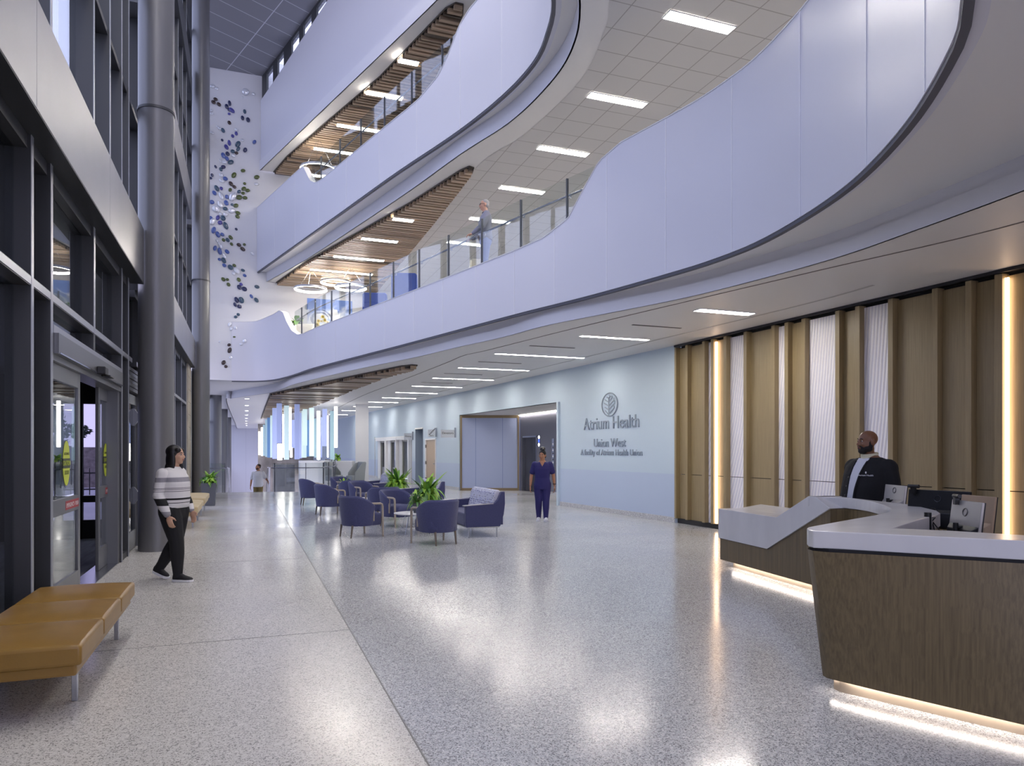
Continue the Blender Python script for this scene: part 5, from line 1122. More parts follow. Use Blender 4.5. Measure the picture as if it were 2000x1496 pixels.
part('backrest', mat('chair_mesh', '#4a4540', .7), r, lambda b: b.loft([[(.05 + .04 * math.cos(a), y, z) for a, y in ((0, -.22), (1, -.1), (1.5, 0), (1, .1), (0, .22))] + [(.02 + .04 * math.cos(a), y, z) for a, y in ((0, .22), (1, .1), (1.5, 0), (1, -.1), (0, -.22))] for z in (.55, .8, 1.0, 1.03)]), autosm=50)
part('seat', mat('chair_mesh', '#4a4540', .7), r, lambda b: b.box(-.45, .02, -.23, .23, .44, .5), bevel=.03)
part('gas_lift', BLACK, r, lambda b: b.tube([(-.2, 0, .08), (-.2, 0, .45)], .025, 10)); part('back_bar', BLACK, r, lambda b: b.tube([(-.15, 0, .43), (.08, 0, .46), (.1, 0, .7)], .018, 8))
part('star_base', BLACK, r, lambda b: [b.tube([(-.2, 0, .09), (-.2 + .3 * math.cos(k_ * 1.2566), .3 * math.sin(k_ * 1.2566), .05)], .02, 8) for k_ in range(5)])
for k_ in range(5): part('caster', BLACK, r, lambda b: b.ellipsoid((-.2 + .3 * math.cos(k_ * 1.2566), .3 * math.sin(k_ * 1.2566), .028), (.028, .028, .028), 10, 8))

# ================================================================== UPPER STOREY FURNISHINGS
# canvas with sunflowers
q0, q1 = sight(600, 583, y=YE - .05), sight(688, 590, y=YE - .05); zt, zb_ = q0[2] + .02, sight(600, 645, y=YE - .05)[2] - .1; wd = q1[0] - q0[0]; hd = zt - zb_
pa = empty('painting', (q0[0], YE - .005, zb_), label='large blue and white painting of yellow flowers on the second-floor end wall', cat='painting')
def canv():
    m = mat('painted_canvas', '#eceef4', .6); N = m.node_tree.nodes; L = m.node_tree.links; b = N['Principled BSDF']
    tc = N.new('ShaderNodeTexCoord'); sp = N.new('ShaderNodeSeparateXYZ'); L.new(tc.outputs['Object'], sp.inputs[0])
    n = N.new('ShaderNodeTexNoise'); n.inputs['Scale'].default_value = 1.6; n.inputs['Distortion'].default_value = 1.5; L.new(tc.outputs['Object'], n.inputs['Vector'])
    a = N.new('ShaderNodeMath'); a.operation = 'MULTIPLY_ADD'; a.inputs[1].default_value = .55; L.new(sp.outputs[2], a.inputs[0]); L.new(n.outputs['Fac'], a.inputs[2])
    cr = N.new('ShaderNodeValToRGB'); L.new(a.outputs[0], cr.inputs[0]); e = cr.color_ramp.elements
    e[0].position = .75; e[0].color = lin('#eef0f6'); e[1].position = 1.15; e[1].color = lin('#6f8fd8'); L.new(cr.outputs[0], b.inputs['Base Color']); return m
part('canvas', canv(), pa, lambda b: b.box(0, wd, -.045, 0, 0, hd))
rnd = random.Random(5)
YEL = mat('paint_yellow', '#e4c52e', .6); BRN = mat('paint_brown', '#4c3322', .6); INK = mat('paint_ink', '#3b4a86', .6)
for i in range(16):
    fx, fz = wd * rnd.uniform(.2, .88), hd * rnd.uniform(.12, .42) if i < 11 else hd * rnd.uniform(.3, .5); fr = rnd.uniform(.06, .1)
    o = part('flower', YEL, pa, lambda b: b.add([(fx, -.05, fz)] + [(fx + fr * (1 if k_ % 2 else .6) * math.cos(k_ * PI / 9), -.048, fz + fr * (1 if k_ % 2 else .6) * math.sin(k_ * PI / 9)) for k_ in range(18)], [(0, 1 + k_, 1 + (k_ + 1) % 18) for k_ in range(18)]))
    part('flower_centre', BRN, o, lambda b: b.add([(fx + fr * .33 * math.cos(k_ * PI / 6), -.053, fz + fr * .33 * math.sin(k_ * PI / 6)) for k_ in range(12)], [tuple(range(12))]))
part('brush_swirl', INK, pa, lambda b: [b.tube([(wd * .3 + (.3 + .03 * j) * math.cos(a * .33 + j), -.048, hd * .42 + (.24 + .03 * j) * math.sin(a * .33 + j)) for a in range(14)], .008, 4) for j in range(5)])
part('white_vase', mat('paint_white', '#f2f3f8', .6), pa, lambda b: b.add([(wd * .52, -.047, hd * .35), (wd * .72, -.047, hd * .35), (wd * .66, -.047, hd * .72), (wd * .57, -.047, hd * .72)], [(0, 1, 2, 3)]))
def ring_light(u, v, y, rr, zceil, label):
    p = sight(u, v, y=y); r = empty('ring_pendant', p, label=label, cat='pendant light', group='ring pendants')
    part('ring', EDGEM, r, lambda b: b.loft([[(q * math.cos(a * PI / 24), q * math.sin(a * PI / 24), z) for q, z in ((rr - .03, 0), (rr, 0), (rr, .07), (rr - .03, .07))] for a in range(48)] + [[(q, 0, z) for q, z in ((rr - .03, 0), (rr, 0), (rr, .07), (rr - .03, .07))]], caps=False), autosm=40)
    part('light_band', LIGHTUP, r, lambda b: b.loft([[(q * math.cos(a * PI / 24), q * math.sin(a * PI / 24), z) for q, z in ((rr - .034, .005), (rr - .032, .065))] for a in range(49)], closed=False, caps=False))
    part('lower_band', LIGHTUP, r, lambda b: b.loft([[(q * math.cos(a * PI / 24), q * math.sin(a * PI / 24), -.004) for q in (rr - .028, rr - .002)] for a in range(49)], closed=False, caps=False))
    for a in (0.3, 2.4, 4.5): part('cable', STEEL, r, lambda b: b.tube([(rr * math.cos(a), rr * math.sin(a), .06), (0.05 * math.cos(a), .05 * math.sin(a), zceil - p[2])], .004, 4))
ring_light(607, 566, 26.2, .57, 8.0, 'second-floor ring pendant lamp, leftmost of three over the lounge'); ring_light(656, 553, 27.3, .57, 8.0, 'second-floor ring pendant lamp, middle and highest of three over the lounge'); ring_light(685, 563, 25.4, .55, 8.0, 'second-floor ring pendant lamp, rightmost of three over the lounge')
ring_light(622, 333, 25.2, .62, 12.25, 'third-floor ring pendant lamp behind the balcony dip')
BLUEF = mat('bright_blue_fabric', '#4b62b8', .8); BEIGEF = mat('beige_fabric', '#cfc9be', .85)
wing_chair((4.15, 19.6, 5.25), 75, 'bright blue high-back wing chair behind the second-floor railing', BLUEF, 1.2)
wing_chair((3.62, 21.2, 5.25), 75, 'second bright blue wing chair, farther along the second-floor lounge', BLUEF, .95)
wing_chair((1.9, 26.2, 5.25), 250, 'beige chair at the second-floor lounge below the painting', BEIGEF, .9)
wing_chair((5.25, 15.9, 5.25), 250, 'pale beige chair standing behind the man on the second floor', BEIGEF, .95)
plant('balcony_plant', (1.75, 27.3, 5.25), 'green leafy plant peeking over the curved end of the second-floor parapet', .95, .2, .35, 22, .34, 9, .1)
r = empty('lounge_table', (2.75, 27.0, 5.25), label='low dark table below the painting in the second-floor lounge', cat='table')
part('table_top', mat('dark_table', '#55524e', .4), r, lambda b: b.box(-.5, .5, -.3, .3, .68, .72)); 
for x in (-.45, .45):
    for y in (-.25, .25): part('leg', BLACK, r, lambda b: b.box(x - .02, x + .02, y - .02, y + .02, 0, .68))
# ================================================================== PEOPLE
def solidify(mb, name, m, parent, vox, smooth=4):
    """merge overlapping closed shapes into one continuous skin"""
    o = mb.build(name, m if not isinstance(m, list) else m[0])
    r_ = o.modifiers.new('r', 'REMESH'); r_.mode = 'VOXEL'; r_.voxel_size = vox
    s_ = o.modifiers.new('s', 'SMOOTH'); s_.factor = .5; s_.iterations = smooth
    dg = bpy.context.evaluated_depsgraph_get(); me = bpy.data.meshes.new_from_object(o.evaluated_get(dg)); bpy.data.objects.remove(o)
    me.name = name; me.materials.clear()
    for x in (m if isinstance(m, list) else [m]): me.materials.append(x)
    for p in me.polygons: p.use_smooth = True
    o = bpy.data.objects.new(name, me); link(o, parent); return o
def limb(b, pr, n=12):
    """rounded, tapering chain of (point, radius)"""
    ps = [Vector(p) for p, _ in pr]; rs = [q for _, q in pr]
    b.tube(ps, rs, n)
    for p, q in zip(ps, rs): b.ellipsoid(p, (q, q, q), n, 8)
def hand(b, w, d, n, side, s=1.0, curl=.5):
    """w wrist, d direction of the fingers, n palm normal, side = thumb side vector"""
    d, n = Vector(d).normalized(), Vector(n).normalized(); t = Vector(side); t = (t - d * t.dot(d) - n * t.dot(n)).normalized(); w = Vector(w)
    R = Matrix((d, t, n)).transposed()
    b.ellipsoid(w + d * .048 * s, (.056 * s, .042 * s, .018 * s), 14, 8, M=R.to_3x3())
    for k_, (off, ln) in enumerate(((.03, .072), (.01, .08), (-.011, .074), (-.031, .058))):
        p = w + d * .085 * s + t * off * s; path = [p - d * .02 * s]; dr = d.copy(); ang = 0
        for j, l_ in enumerate((.42, .33, .27)):
            ang += curl * (.5 + .25 * j); dr = d * math.cos(ang) + n * math.sin(ang); path.append(path[-1] + dr * ln * l_ * s + (d * .02 * s if j == 0 else Vector()))
        limb(b, list(zip(path, (.0092 * s, .0092 * s, .0085 * s, .0075 * s))), 8)
    p = w + d * .02 * s + t * .03 * s
    limb(b, [(p, .014 * s), (p + (d * .6 + t * .7 + n * .2).normalized() * .04 * s, .011 * s), (p + (d * .6 + t * .7 + n * .2).normalized() * .04 * s + (d * .9 + t * .15 + n * .4).normalized() * .032 * s, .0088 * s)], 8)
def head(b, c, R, s, jaw=1.0):
    def E_(p, r): b.ellipsoid(Vector(c) + R @ (Vector(p) * s), tuple(x * s for x in r), 18, 12, M=R)
    def T_(path, rr): b.tube([Vector(c) + R @ (Vector(p) * s) for p in path], [q * s for q in rr], 8)
    E_((-.012, 0, .032), (.098, .077, .086)); E_((.022, 0, -.03), (.072, .063 * jaw, .086)); E_((.052, 0, -.092), (.034, .036 * jaw, .026))
    E_((.0, 0, -.075), (.07, .06 * jaw, .042)); E_((.074, 0, .022), (.02, .05, .012)); E_((.062, .036, -.03), (.026, .024, .022)); E_((.062, -.036, -.03), (.026, .024, .022))
    limb(b, [(Vector(c) + R @ (Vector(p) * s), q * s) for p, q in (((.086, 0, .01), .009), ((.102, 0, -.014), .011), ((.11, 0, -.03), .0125))], 8)
    E_((.098, .012, -.034), (.012, .01, .008)); E_((.098, -.012, -.034), (.012, .01, .008))
    E_((.087, 0, -.056), (.012, .024, .007)); E_((.085, 0, -.068), (.012, .021, .007))
    for sd in (-1, 1): E_((-.01, sd * .08 * (.5 + .5 * jaw), -.006), (.022, .015, .036))
def face_bits(par, c, R, s, eye='#2a1d16', brow='#1c1512', lip='#8a5048'):
    W_ = lambda p: Vector(c) + R @ (Vector(p) * s)
    for sd in (-1, 1):
        e = part('eye', mat('eye_white', '#a9a29d', .3), par, lambda b: b.ellipsoid(W_((.075, sd * .031, .006)), (.0108 * s,) * 3, 12, 8), smooth=True)
        part('iris', mat('iris_' + eye[1:], eye, .2), e, lambda b: b.ellipsoid(W_((.0836, sd * .0325, .006)), (.0064 * s,) * 3, 10, 6), smooth=True)
        part('eyebrow', mat('brow_' + brow[1:], brow, .8), par, lambda b: b.tube([W_((.088, sd * .014, .027)), W_((.087, sd * .032, .032)), W_((.074, sd * .05, .027))], [.004 * s, .005 * s, .003 * s], 6))
    part('lips', mat('lips_' + lip[1:], lip, .5), par, lambda b: (b.ellipsoid(W_((.0945, 0, -.057)), (.007 * s, .021 * s, .005 * s), 12, 6), b.ellipsoid(W_((.0935, 0, -.066)), (.007 * s, .018 * s, .0055 * s), 12, 6)), smooth=True)
def torso(b, secs, lean=0):
    rings = []
    for z, rx, ry, xo in secs:
        rings.append([(xo + lean * max(0, z - .9) + rx * math.copysign(abs(math.cos(a)) ** .85, math.cos(a)), ry * math.copysign(abs(math.sin(a)) ** .85, math.sin(a)), z) for a in [2 * PI * k_ / 24 for k_ in range(24)]])
    b.loft(rings)
def shoe(b, a, heel, toe, w=.045, h=.09):
    """a ankle point, heel and toe points on the sole"""
    a, hl, to = Vector(a), Vector(heel), Vector(toe); d = (to - hl).normalized(); up = Vector((0, 0, 1)); sd = d.cross(up).normalized(); up = sd.cross(d)
    L_ = (to - hl).length; rings = []
    for t, ww, hh in ((0, .55, .72), (.08, .75, .95), (.25, .85, 1.0), (.45, .88, .8), (.62, 1.0, .58), (.8, 1.0, .45), (.93, .8, .36), (1, .4, .22)):
        p = hl + d * L_ * t; rings.append([p + sd * (ww * w * x) + up * (hh * h * z) for x, z in ((-1, .02), (-1, .45), (-.62, .9), (0, 1), (.62, .9), (1, .45), (1, .02))])
    b.loft(rings)
def sole(b, heel, toe, w=.048, th=.022):
    hl, to = Vector(heel), Vector(toe); d = (to - hl).normalized(); sd = d.cross(Vector((0, 0, 1))).normalized(); up = sd.cross(d); L_ = (to - hl).length; rings = []
    for t, ww in ((-.02, .5), (.06, .82), (.3, .88), (.6, 1.02), (.82, 1.02), (.95, .8), (1.02, .4)):
        p = hl + d * L_ * t; rings.append([p + sd * ww * w * x + up * z for x, z in ((-1, 0), (-1, th), (1, th), (1, 0))])
    b.loft(rings)
def rotz(a): return Matrix.Rotation(math.radians(a), 3, 'Z')
def arm_pts(sh, el, wr, g=1): return [(sh, .058 * g), (Vector(sh).lerp(Vector(el), .5), .05 * g), (el, .041 * g), (Vector(el).lerp(Vector(wr), .4), .039 * g), (wr, .026 * (.6 + .4 * g))]
def leg_pts(hp, kn, an, g=1): return [(hp, .092 * g), (Vector(hp).lerp(Vector(kn), .45), .078 * g), (kn, .055 * g), (Vector(kn).lerp(Vector(an), .35), .053 * g), (an, .034 * (.5 + .5 * g))]
def fat(pr, e): return [(p, q + e) for p, q in pr]
def person(label, loc, heading, k, skin, arms, legs, secs, neck, hd, headR, vox=.0085, jaw=1.0, hands=(), eye='#2a1d16', brow='#1c1512', lip='#8a5048', ag=1.0, lg=1.0, hs=1.0):
    root = empty('person', loc, math.radians(heading), label=label, cat='person')
    b = MB(); torso(b, [(z, rx * .94, ry * .94, xo) for z, rx, ry, xo in secs]); limb(b, [(neck, .062), ((Vector(neck) + Vector(hd)) / 2, .056), (Vector(hd) + headR @ Vector((-.02, 0, -.05)), .055)])
    for sh, el, wr in arms: limb(b, arm_pts(sh, el, wr, ag))
    for hp, kn, an in legs: limb(b, leg_pts(hp, kn, an, lg * .95))
    for w in hands: hand(b, *w)
    head(b, hd, headR, hs, jaw)
    solidify(b, 'body', skin, root, vox, 3); face_bits(root, hd, headR, hs, eye, brow, lip)
    return root
def zramp(name, stops, rough=.85):
    """garment colour bands by height (woven stripes)"""
    m = mat(name, '#ffffff', rough); N = m.node_tree.nodes; L = m.node_tree.links; b = N['Principled BSDF']
    tc = N.new('ShaderNodeTexCoord'); sp = N.new('ShaderNodeSeparateXYZ'); L.new(tc.outputs['Object'], sp.inputs[0])
    d = N.new('ShaderNodeMath'); d.operation = 'DIVIDE'; d.inputs[1].default_value = 2.0; L.new(sp.outputs[2], d.inputs[0])
    cr = N.new('ShaderNodeValToRGB'); cr.color_ramp.interpolation = 'CONSTANT'; L.new(d.outputs[0], cr.inputs[0]); e = cr.color_ramp.elements
    e[0].position = 0; e[0].color = lin(stops[0][1]); e[1].position = stops[1][0] / 2; e[1].color = lin(stops[1][1])
    for z, c in stops[2:]: q = e.new(z / 2); q.color = lin(c)
    L.new(cr.outputs[0], b.inputs['Base Color']); return m
SK_A = mat('skin_light', '#c99f84', .5); SK_B = mat('skin_tan', '#a8775a', .5); SK_C = mat('skin_brown', '#7a5238', .45); SK_D = mat('skin_fair', '#c79a86', .5)
BLKCL = mat('black_cloth', '#17171a', .85, bump=(200, .15)); BLKKNIT = mat('black_knit', '#141417', .9, bump=(240, .25)); NAVY = mat('navy_scrubs', '#25215c', .8, bump=(60, .15)); WCL = mat('white_cloth', '#d5d6dc', .85); HAIRB = mat('black_hair', '#120f10', .45); HAIRG = mat('grey_hair', '#9b9a9c', .6); HAIRD = mat('dark_hair', '#251c18', .6)
SOLEW = mat('white_sole', '#dcdce0', .6); SHOEB = mat('black_shoe', '#15151a', .7); SHOEW = mat('white_shoe', '#d6d6da', .6); JEAN = mat('light_denim', '#8793c4', .85, bump=(150, .2)); KHAKI = mat('khaki_cloth', '#7a6a42', .85)

# woman walking ----------------------------------------------------------------
S_ = [(.80, .12, .17, -.01), (.88, .135, .185, -.01), (.97, .13, .175, .01), (1.08, .125, .165, .015), (1.2, .128, .175, .015), (1.28, .11, .18, .005), (1.34, .085, .165, -.005), (1.385, .06, .1, -.01), (1.42, .052, .058, -.01)]
armR = ((-.03, -.185, 1.325), (-.05, -.235, 1.06), (.06, -.225, .83)); armL = ((-.03, .185, 1.325), (-.03, .24, 1.07), (.1, .2, .86))
legR = ((0, -.085, .86), (.09, -.08, .48), (.10, -.075, .085)); legL = ((-.0, .085, .86), (-.03, .085, .47), (-.25, .085, .13))
Rh = rotz(8); hd = (.03, 0, 1.545)
pw_ = person('woman with shoulder-length black hair in a striped sweater, walking past the round column', (-.83, 9.68, 0), -28, 1, SK_A, (armR, armL), (legR, legL), S_, (0, 0, 1.41), hd, Rh, hands=(((.075, -.225, .81), (.28, 0, -1), (0, 1, 0), (1, 0, 0)), ((.115, .2, .84), (.3, 0, -1), (0, -1, 0), (1, 0, 0))), hs=.94, lg=1.05)
b = MB(); torso(b, [(.90, .15, .195, -.005), (.94, .155, .2, -.0), (1.0, .155, .2, .01), (1.08, .15, .195, .015), (1.2, .15, .2, .015), (1.28, .13, .2, .005), (1.345, .1, .18, -.005), (1.385, .075, .12, -.01), (1.405, .068, .075, -.008)])
solidify(b, 'sweater', zramp('striped_knit', [(0, '#d9d6d6'), (.93, '#d9d6d6'), (.955, '#1a1a1c'), (.965, '#d9d6d6'), (.995, '#1a1a1c'), (1.02, '#d9d6d6'), (1.10, '#77747a'), (1.108, '#d9d6d6'), (1.12, '#77747a'), (1.128, '#d9d6d6'), (1.14, '#77747a'), (1.148, '#d9d6d6'), (1.215, '#8e8b93'), (1.27, '#d9d6d6')]), pw_, .01)
SLM = zramp('striped_sleeve', [(0, '#8f8d92'), (.86, '#d9d6d6'), (.93, '#1a1a1c'), (1.02, '#d9d6d6'), (1.10, '#77747a'), (1.108, '#d9d6d6'), (1.12, '#77747a'), (1.128, '#d9d6d6'), (1.14, '#77747a'), (1.148, '#d9d6d6'), (1.215, '#8e8b93'), (1.27, '#d9d6d6')])
for a in (armR, armL):
    b = MB(); w = Vector(a[1]).lerp(Vector(a[2]), .97); limb(b, [(Vector(a[0]) + Vector((0, 0, -.008)), .073), (Vector(a[0]).lerp(Vector(a[1]), .5), .066), (a[1], .066), (Vector(a[1]).lerp(w, .6), .062), (w, .046)]); solidify(b, 'sleeve', SLM, pw_, .01)
b = MB(); torso(b, [(.76, .12, .16, -.005), (.82, .14, .19, -.01), (.9, .142, .19, -.01), (.955, .138, .18, 0)]); limb(b, fat(leg_pts(*legR, 1.28), .016)); limb(b, fat(leg_pts(*legL, 1.28), .016)); solidify(b, 'trousers', BLKCL, pw_, .01)
for hl, to, an in (((.04, -.075, .022), (.30, -.085, .022), legR[2]), ((-.33, .085, .10), (-.12, .07, .022), legL[2])):
    b = MB(); shoe(b, an, hl, to, .046, .1); limb(b, [(an, .042), (Vector(an) + Vector((0, 0, .04)), .044)]); o = solidify(b, 'shoe', SHOEB, pw_, .009); part('sole', SOLEW, o, lambda b: sole(b, Vector(hl) - Vector((0, 0, .022)), Vector(to) - Vector((0, 0, .02)), .05, .03), bevel=.006)
b = MB(); H_ = lambda p, r: b.ellipsoid(Vector(hd) + Rh @ Vector(p), r, 18, 12, M=Rh)
H_((-.028, 0, .042), (.098, .088, .088)); H_((-.06, 0, -.06), (.058, .09, .13)); H_((-.02, .078, -.07), (.05, .024, .13)); H_((-.02, -.078, -.07), (.05, .024, .13)); H_((-.07, 0, -.15), (.055, .1, .07)); H_((.02, .07, -.14), (.035, .022, .06)); H_((.045, .045, .062), (.035, .035, .03)); H_((.045, -.045, .062), (.035, .035, .03))
solidify(b, 'hair', HAIRB, pw_, .009)

# nurse ----------------------------------------------------------------------------
S_ = [(.78, .115, .165, 0), (.86, .125, .18, 0), (.97, .11, .15, 0), (1.08, .115, .155, .01), (1.18, .12, .165, .01), (1.26, .1, .17, 0), (1.315, .075, .15, -.005), (1.35, .052, .09, -.01), (1.38, .048, .052, -.005)]
armR = ((-.01, -.175, 1.29), (-.03, -.245, 1.04), (.03, -.27, .81)); armL = ((-.01, .175, 1.29), (-.02, .25, 1.05), (.0, .275, .81))
legR = ((0, -.085, .83), (.03, -.085, .46), (-.03, -.08, .085)); legL = ((0, .085, .83), (.06, .085, .46), (.07, .08, .085))
Rh = rotz(-18); hd = (.02, 0, 1.49); heading = 247
pn = person('woman in dark navy scrubs and white shoes walking in front of the elevators', (6.33, 14.95, 0), heading, 1, SK_B, (armR, armL), (legR, legL), S_, (0, 0, 1.37), hd, Rh, vox=.009, hands=(((.035, -.272, .79), (.1, -.05, -1), (0, 1, 0), (1, 0, 0)), ((.0, .278, .79), (.05, .05, -1), (0, -1, 0), (1, 0, 0))), hs=.92)
b = MB(); torso(b, [(.72, .14, .195, 0), (.8, .145, .2, 0), (.9, .135, .182, 0), (.98, .13, .17, 0), (1.08, .135, .172, .01), (1.18, .138, .182, .01), (1.26, .115, .185, 0), (1.315, .088, .16, -.005), (1.345, .066, .1, -.012)])
for a in (armR, armL): limb(b, [(Vector(a[0]) + Vector((0, 0, -.004)), .07), (Vector(a[0]).lerp(Vector(a[1]), .5), .066), (Vector(a[0]).lerp(Vector(a[1]), .72), .068)])
top = solidify(b, 'scrub_top', NAVY, pn, .01)
part('neckline', SK_B, pn, lambda b: b.add([(.118, 0, 1.235), (.082, .05, 1.335), (.055, .06, 1.365), (.055, -.06, 1.365), (.082, -.05, 1.335), (.125, 0, 1.24), (.09, .05, 1.338), (.06, .06, 1.37), (.06, -.06, 1.37), (.09, -.05, 1.338)], [(0, 1, 2, 3, 4), (9, 8, 7, 6, 5)]))
b = MB(); torso(b, [(.72, .115, .16, 0), (.8, .13, .185, 0), (.9, .128, .175, 0)]); limb(b, fat(leg_pts(*legR, 1.08), .02)); limb(b, fat(leg_pts(*legL, 1.08), .02)); solidify(b, 'trousers', NAVY, pn, .011)
for hl, to, an in (((-.1, -.08, .03), (.14, -.09, .022), legR[2]), ((.0, .08, .022), (.25, .09, .03), legL[2])):
    b = MB(); shoe(b, an, hl, to, .046, .085); limb(b, [(an, .04), (Vector(an) + Vector((0, 0, .03)), .04)]); o = solidify(b, 'shoe', SHOEW, pn, .01); part('sole', SOLEW, o, lambda b: sole(b, (hl[0], hl[1], 0), (to[0], to[1], 0), .05, .028), bevel=.005)
b = MB(); H_((-.022, 0, .045), (.094, .084, .086)); H_((-.05, 0, -.02), (.058, .08, .06)); H_((-.03, 0, .15), (.065, .068, .05)); H_((.02, .03, .135), (.035, .035, .03)); H_((-.06, -.03, .15), (.04, .04, .035))
solidify(b, 'hair', HAIRB, pn, .01)
part('wrist_watch', BLACK, pn, lambda b: b.tube([(.0 + .033 * math.cos(a * PI / 6), .275 + .033 * math.sin(a * PI / 6), .84) for a in range(13)], .009, 6))

# receptionist ------------------------------------------------------------------------
S_ = [(.86, .2, .24, .02), (.95, .22, .255, .03), (1.06, .225, .255, .045), (1.2, .205, .25, .035), (1.33, .175, .25, .02), (1.42, .14, .24, .0), (1.48, .105, .2, -.01), (1.53, .075, .12, -.01), (1.56, .07, .075, -.005)]
armR = ((-.02, -.225, 1.40), (-.05, -.30, 1.12), (.05, -.31, .88)); armL = ((-.02, .225, 1.40), (-.02, .305, 1.12), (.09, .29, .88))
legR = ((0, -.11, .92), (.01, -.12, .5), (0, -.12, .09)); legL = ((0, .11, .92), (.01, .12, .5), (0, .12, .09))
Rh = rotz(-18); hd = (.03, -.0, 1.70); heading = 181
pr_ = person('bald bearded man in a black cardigan standing behind the reception desk', (6.58, 6.10, 0), heading, 1, SK_C, (armR, armL), (legR, legL), S_, (0, 0, 1.54), hd, Rh, vox=.008, jaw=1.12, hands=(((.055, -.33, .86), (.2, 0, -1), (0, 1, 0), (1, 0, 0)), ((.1, .31, .86), (.2, 0, -1), (0, -1, 0), (1, 0, 0))), ag=1.3, lg=1.3, hs=1.06, lip='#6a3c34')
b = MB(); torso(b, [(.84, .222, .265, .02), (.95, .24, .275, .03), (1.06, .245, .275, .045), (1.2, .225, .27, .035), (1.33, .195, .275, .02), (1.42, .16, .275, .0), (1.48, .122, .225, -.01), (1.525, .088, .125, -.02)])
for a in (armR, armL):
    w = Vector(a[1]).lerp(Vector(a[2]), .96); limb(b, [(Vector(a[0]).lerp(Vector((-.01, 0, 1.46)), .35), .1), (a[0], .11), (Vector(a[0]).lerp(Vector(a[1]), .5), .098), (a[1], .082), (Vector(a[1]).lerp(w, .6), .07), (w, .05)])
cg = solidify(b, 'cardigan', BLKKNIT, pr_, .01)
# open front: shirt panel following the chest, from the collar to the hem
def front(z, y, e):
    tab = [(.80, .222, .265, .02), (.84, .222, .265, .02), (.95, .24, .275, .03), (1.06, .245, .275, .045), (1.2, .225, .27, .035), (1.33, .195, .27, .02), (1.42, .16, .258, .0), (1.48, .122, .215, -.01), (1.525, .088, .125, -.02), (1.56, .075, .09, -.005)]
    for p, q in zip(tab, tab[1:]):
        if p[0] <= z <= q[0]:
            t = (z - p[0]) / (q[0] - p[0]); rx, ry, xo = [p[i] + (q[i] - p[i]) * t for i in (1, 2, 3)]; break
    sn_ = min(1, abs(y) / ry) ** (1 / .85); return xo + (rx + e) * max(0, math.sqrt(max(0, 1 - sn_ ** 2))) ** .85
b = MB(); rows = []
for i in range(15):
    z = .82 + (1.515 - .82) * i / 14; hw = .045 + .03 * max(0, (z - 1.15) / .37) + (.02 if z < .9 else 0)
    rows.append([(front(z, y, .006), y, z) for y in [hw * (-1 + 2 * j / 8) for j in range(9)]])
b.loft(rows, closed=False, caps=False); b.build('shirt_front', WCL, pr_, smooth=True)
for sd in (-1, 1):
    part('placket', BLKKNIT, pr_, lambda b: b.tube([(front(z, sd * (.05 + .03 * max(0, (z - 1.15) / .37)), .004), sd * (.05 + .03 * max(0, (z - 1.15) / .37)), z) for z in [.83 + .05 * i for i in range(14)]], .012, 8))
for i in range(5): part('button', mat('button_dark', '#5c5654', .3), pr_, lambda b: b.ellipsoid((front(.9 + .1 * i, -.075, .012), -.07, .9 + .1 * i), (.008, .01, .01), 10, 6))
b = MB()
for k_, z in enumerate((1.525, 1.545, 1.56)): b.tube([(-.0 + .083 * math.cos(a * PI / 12) - .004, .078 * math.sin(a * PI / 12), z + .012 * math.cos(a * PI / 12 + PI)) for a in range(25)], .012, 6)
b.build('collar', mat('cream_collar', '#d8d2b4', .85), pr_, autosm=60)
lx = front(1.335, .135, .014)
M0 = Matrix.Translation((lx + .004, .135, 1.325)) @ Matrix.Rotation(math.radians(62 + 25), 4, 'Z') @ Matrix.Rotation(PI / 2, 4, 'X')
text_obj('chest_text', 'Atrium Health', .026, mat('thread_white', '#e6e6ea', .7), Matrix.Translation((lx + .0, .14, 1.32)) @ Matrix.Rotation(math.radians(90 + 32), 4, 'Z') @ Matrix.Rotation(PI / 2, 4, 'X'), pr_, .0015)
part('chest_emblem', mat('thread_white', '#e6e6ea', .7), pr_, lambda b: b.ellipsoid((lx + .0, .14, 1.358), (.006, .009, .013), 10, 6))
b = MB(); torso(b, [(.82, .19, .23, .01), (.9, .205, .24, .02), (.97, .2, .24, .02)]); limb(b, fat(leg_pts(*legR, 1.3), .015)); limb(b, fat(leg_pts(*legL, 1.3), .015)); solidify(b, 'trousers', BLKCL, pr_, .013)
for y in (-.12, .12):
    b = MB(); shoe(b, (0, y, .09), (-.09, y, .012), (.2, y * 1.15, .012), .05, .1); limb(b, [((0, y, .09), .05)]); solidify(b, 'shoe', SHOEB, pr_, .012)
b = MB(); s = 1.06
def HB(p, r, m=s): b.ellipsoid(Vector(hd) + Rh @ (Vector(p) * m), tuple(x * m for x in r), 16, 10, M=Rh)
HB((.05, 0, -.098), (.046, .05, .034)); HB((.02, .052, -.075), (.05, .026, .036)); HB((.02, -.052, -.075), (.05, .026, .036)); HB((.0, .07, -.035), (.022, .014, .05)); HB((.0, -.07, -.035), (.022, .014, .05)); HB((.09, .014, -.046), (.011, .018, .007)); HB((.09, -.014, -.046), (.011, .018, .007)); HB((.072, .03, -.065), (.018, .014, .022)); HB((.072, -.03, -.065), (.018, .014, .022))
solidify(b, 'beard', mat('beard_black', '#171210', .8), pr_, .007, 3)

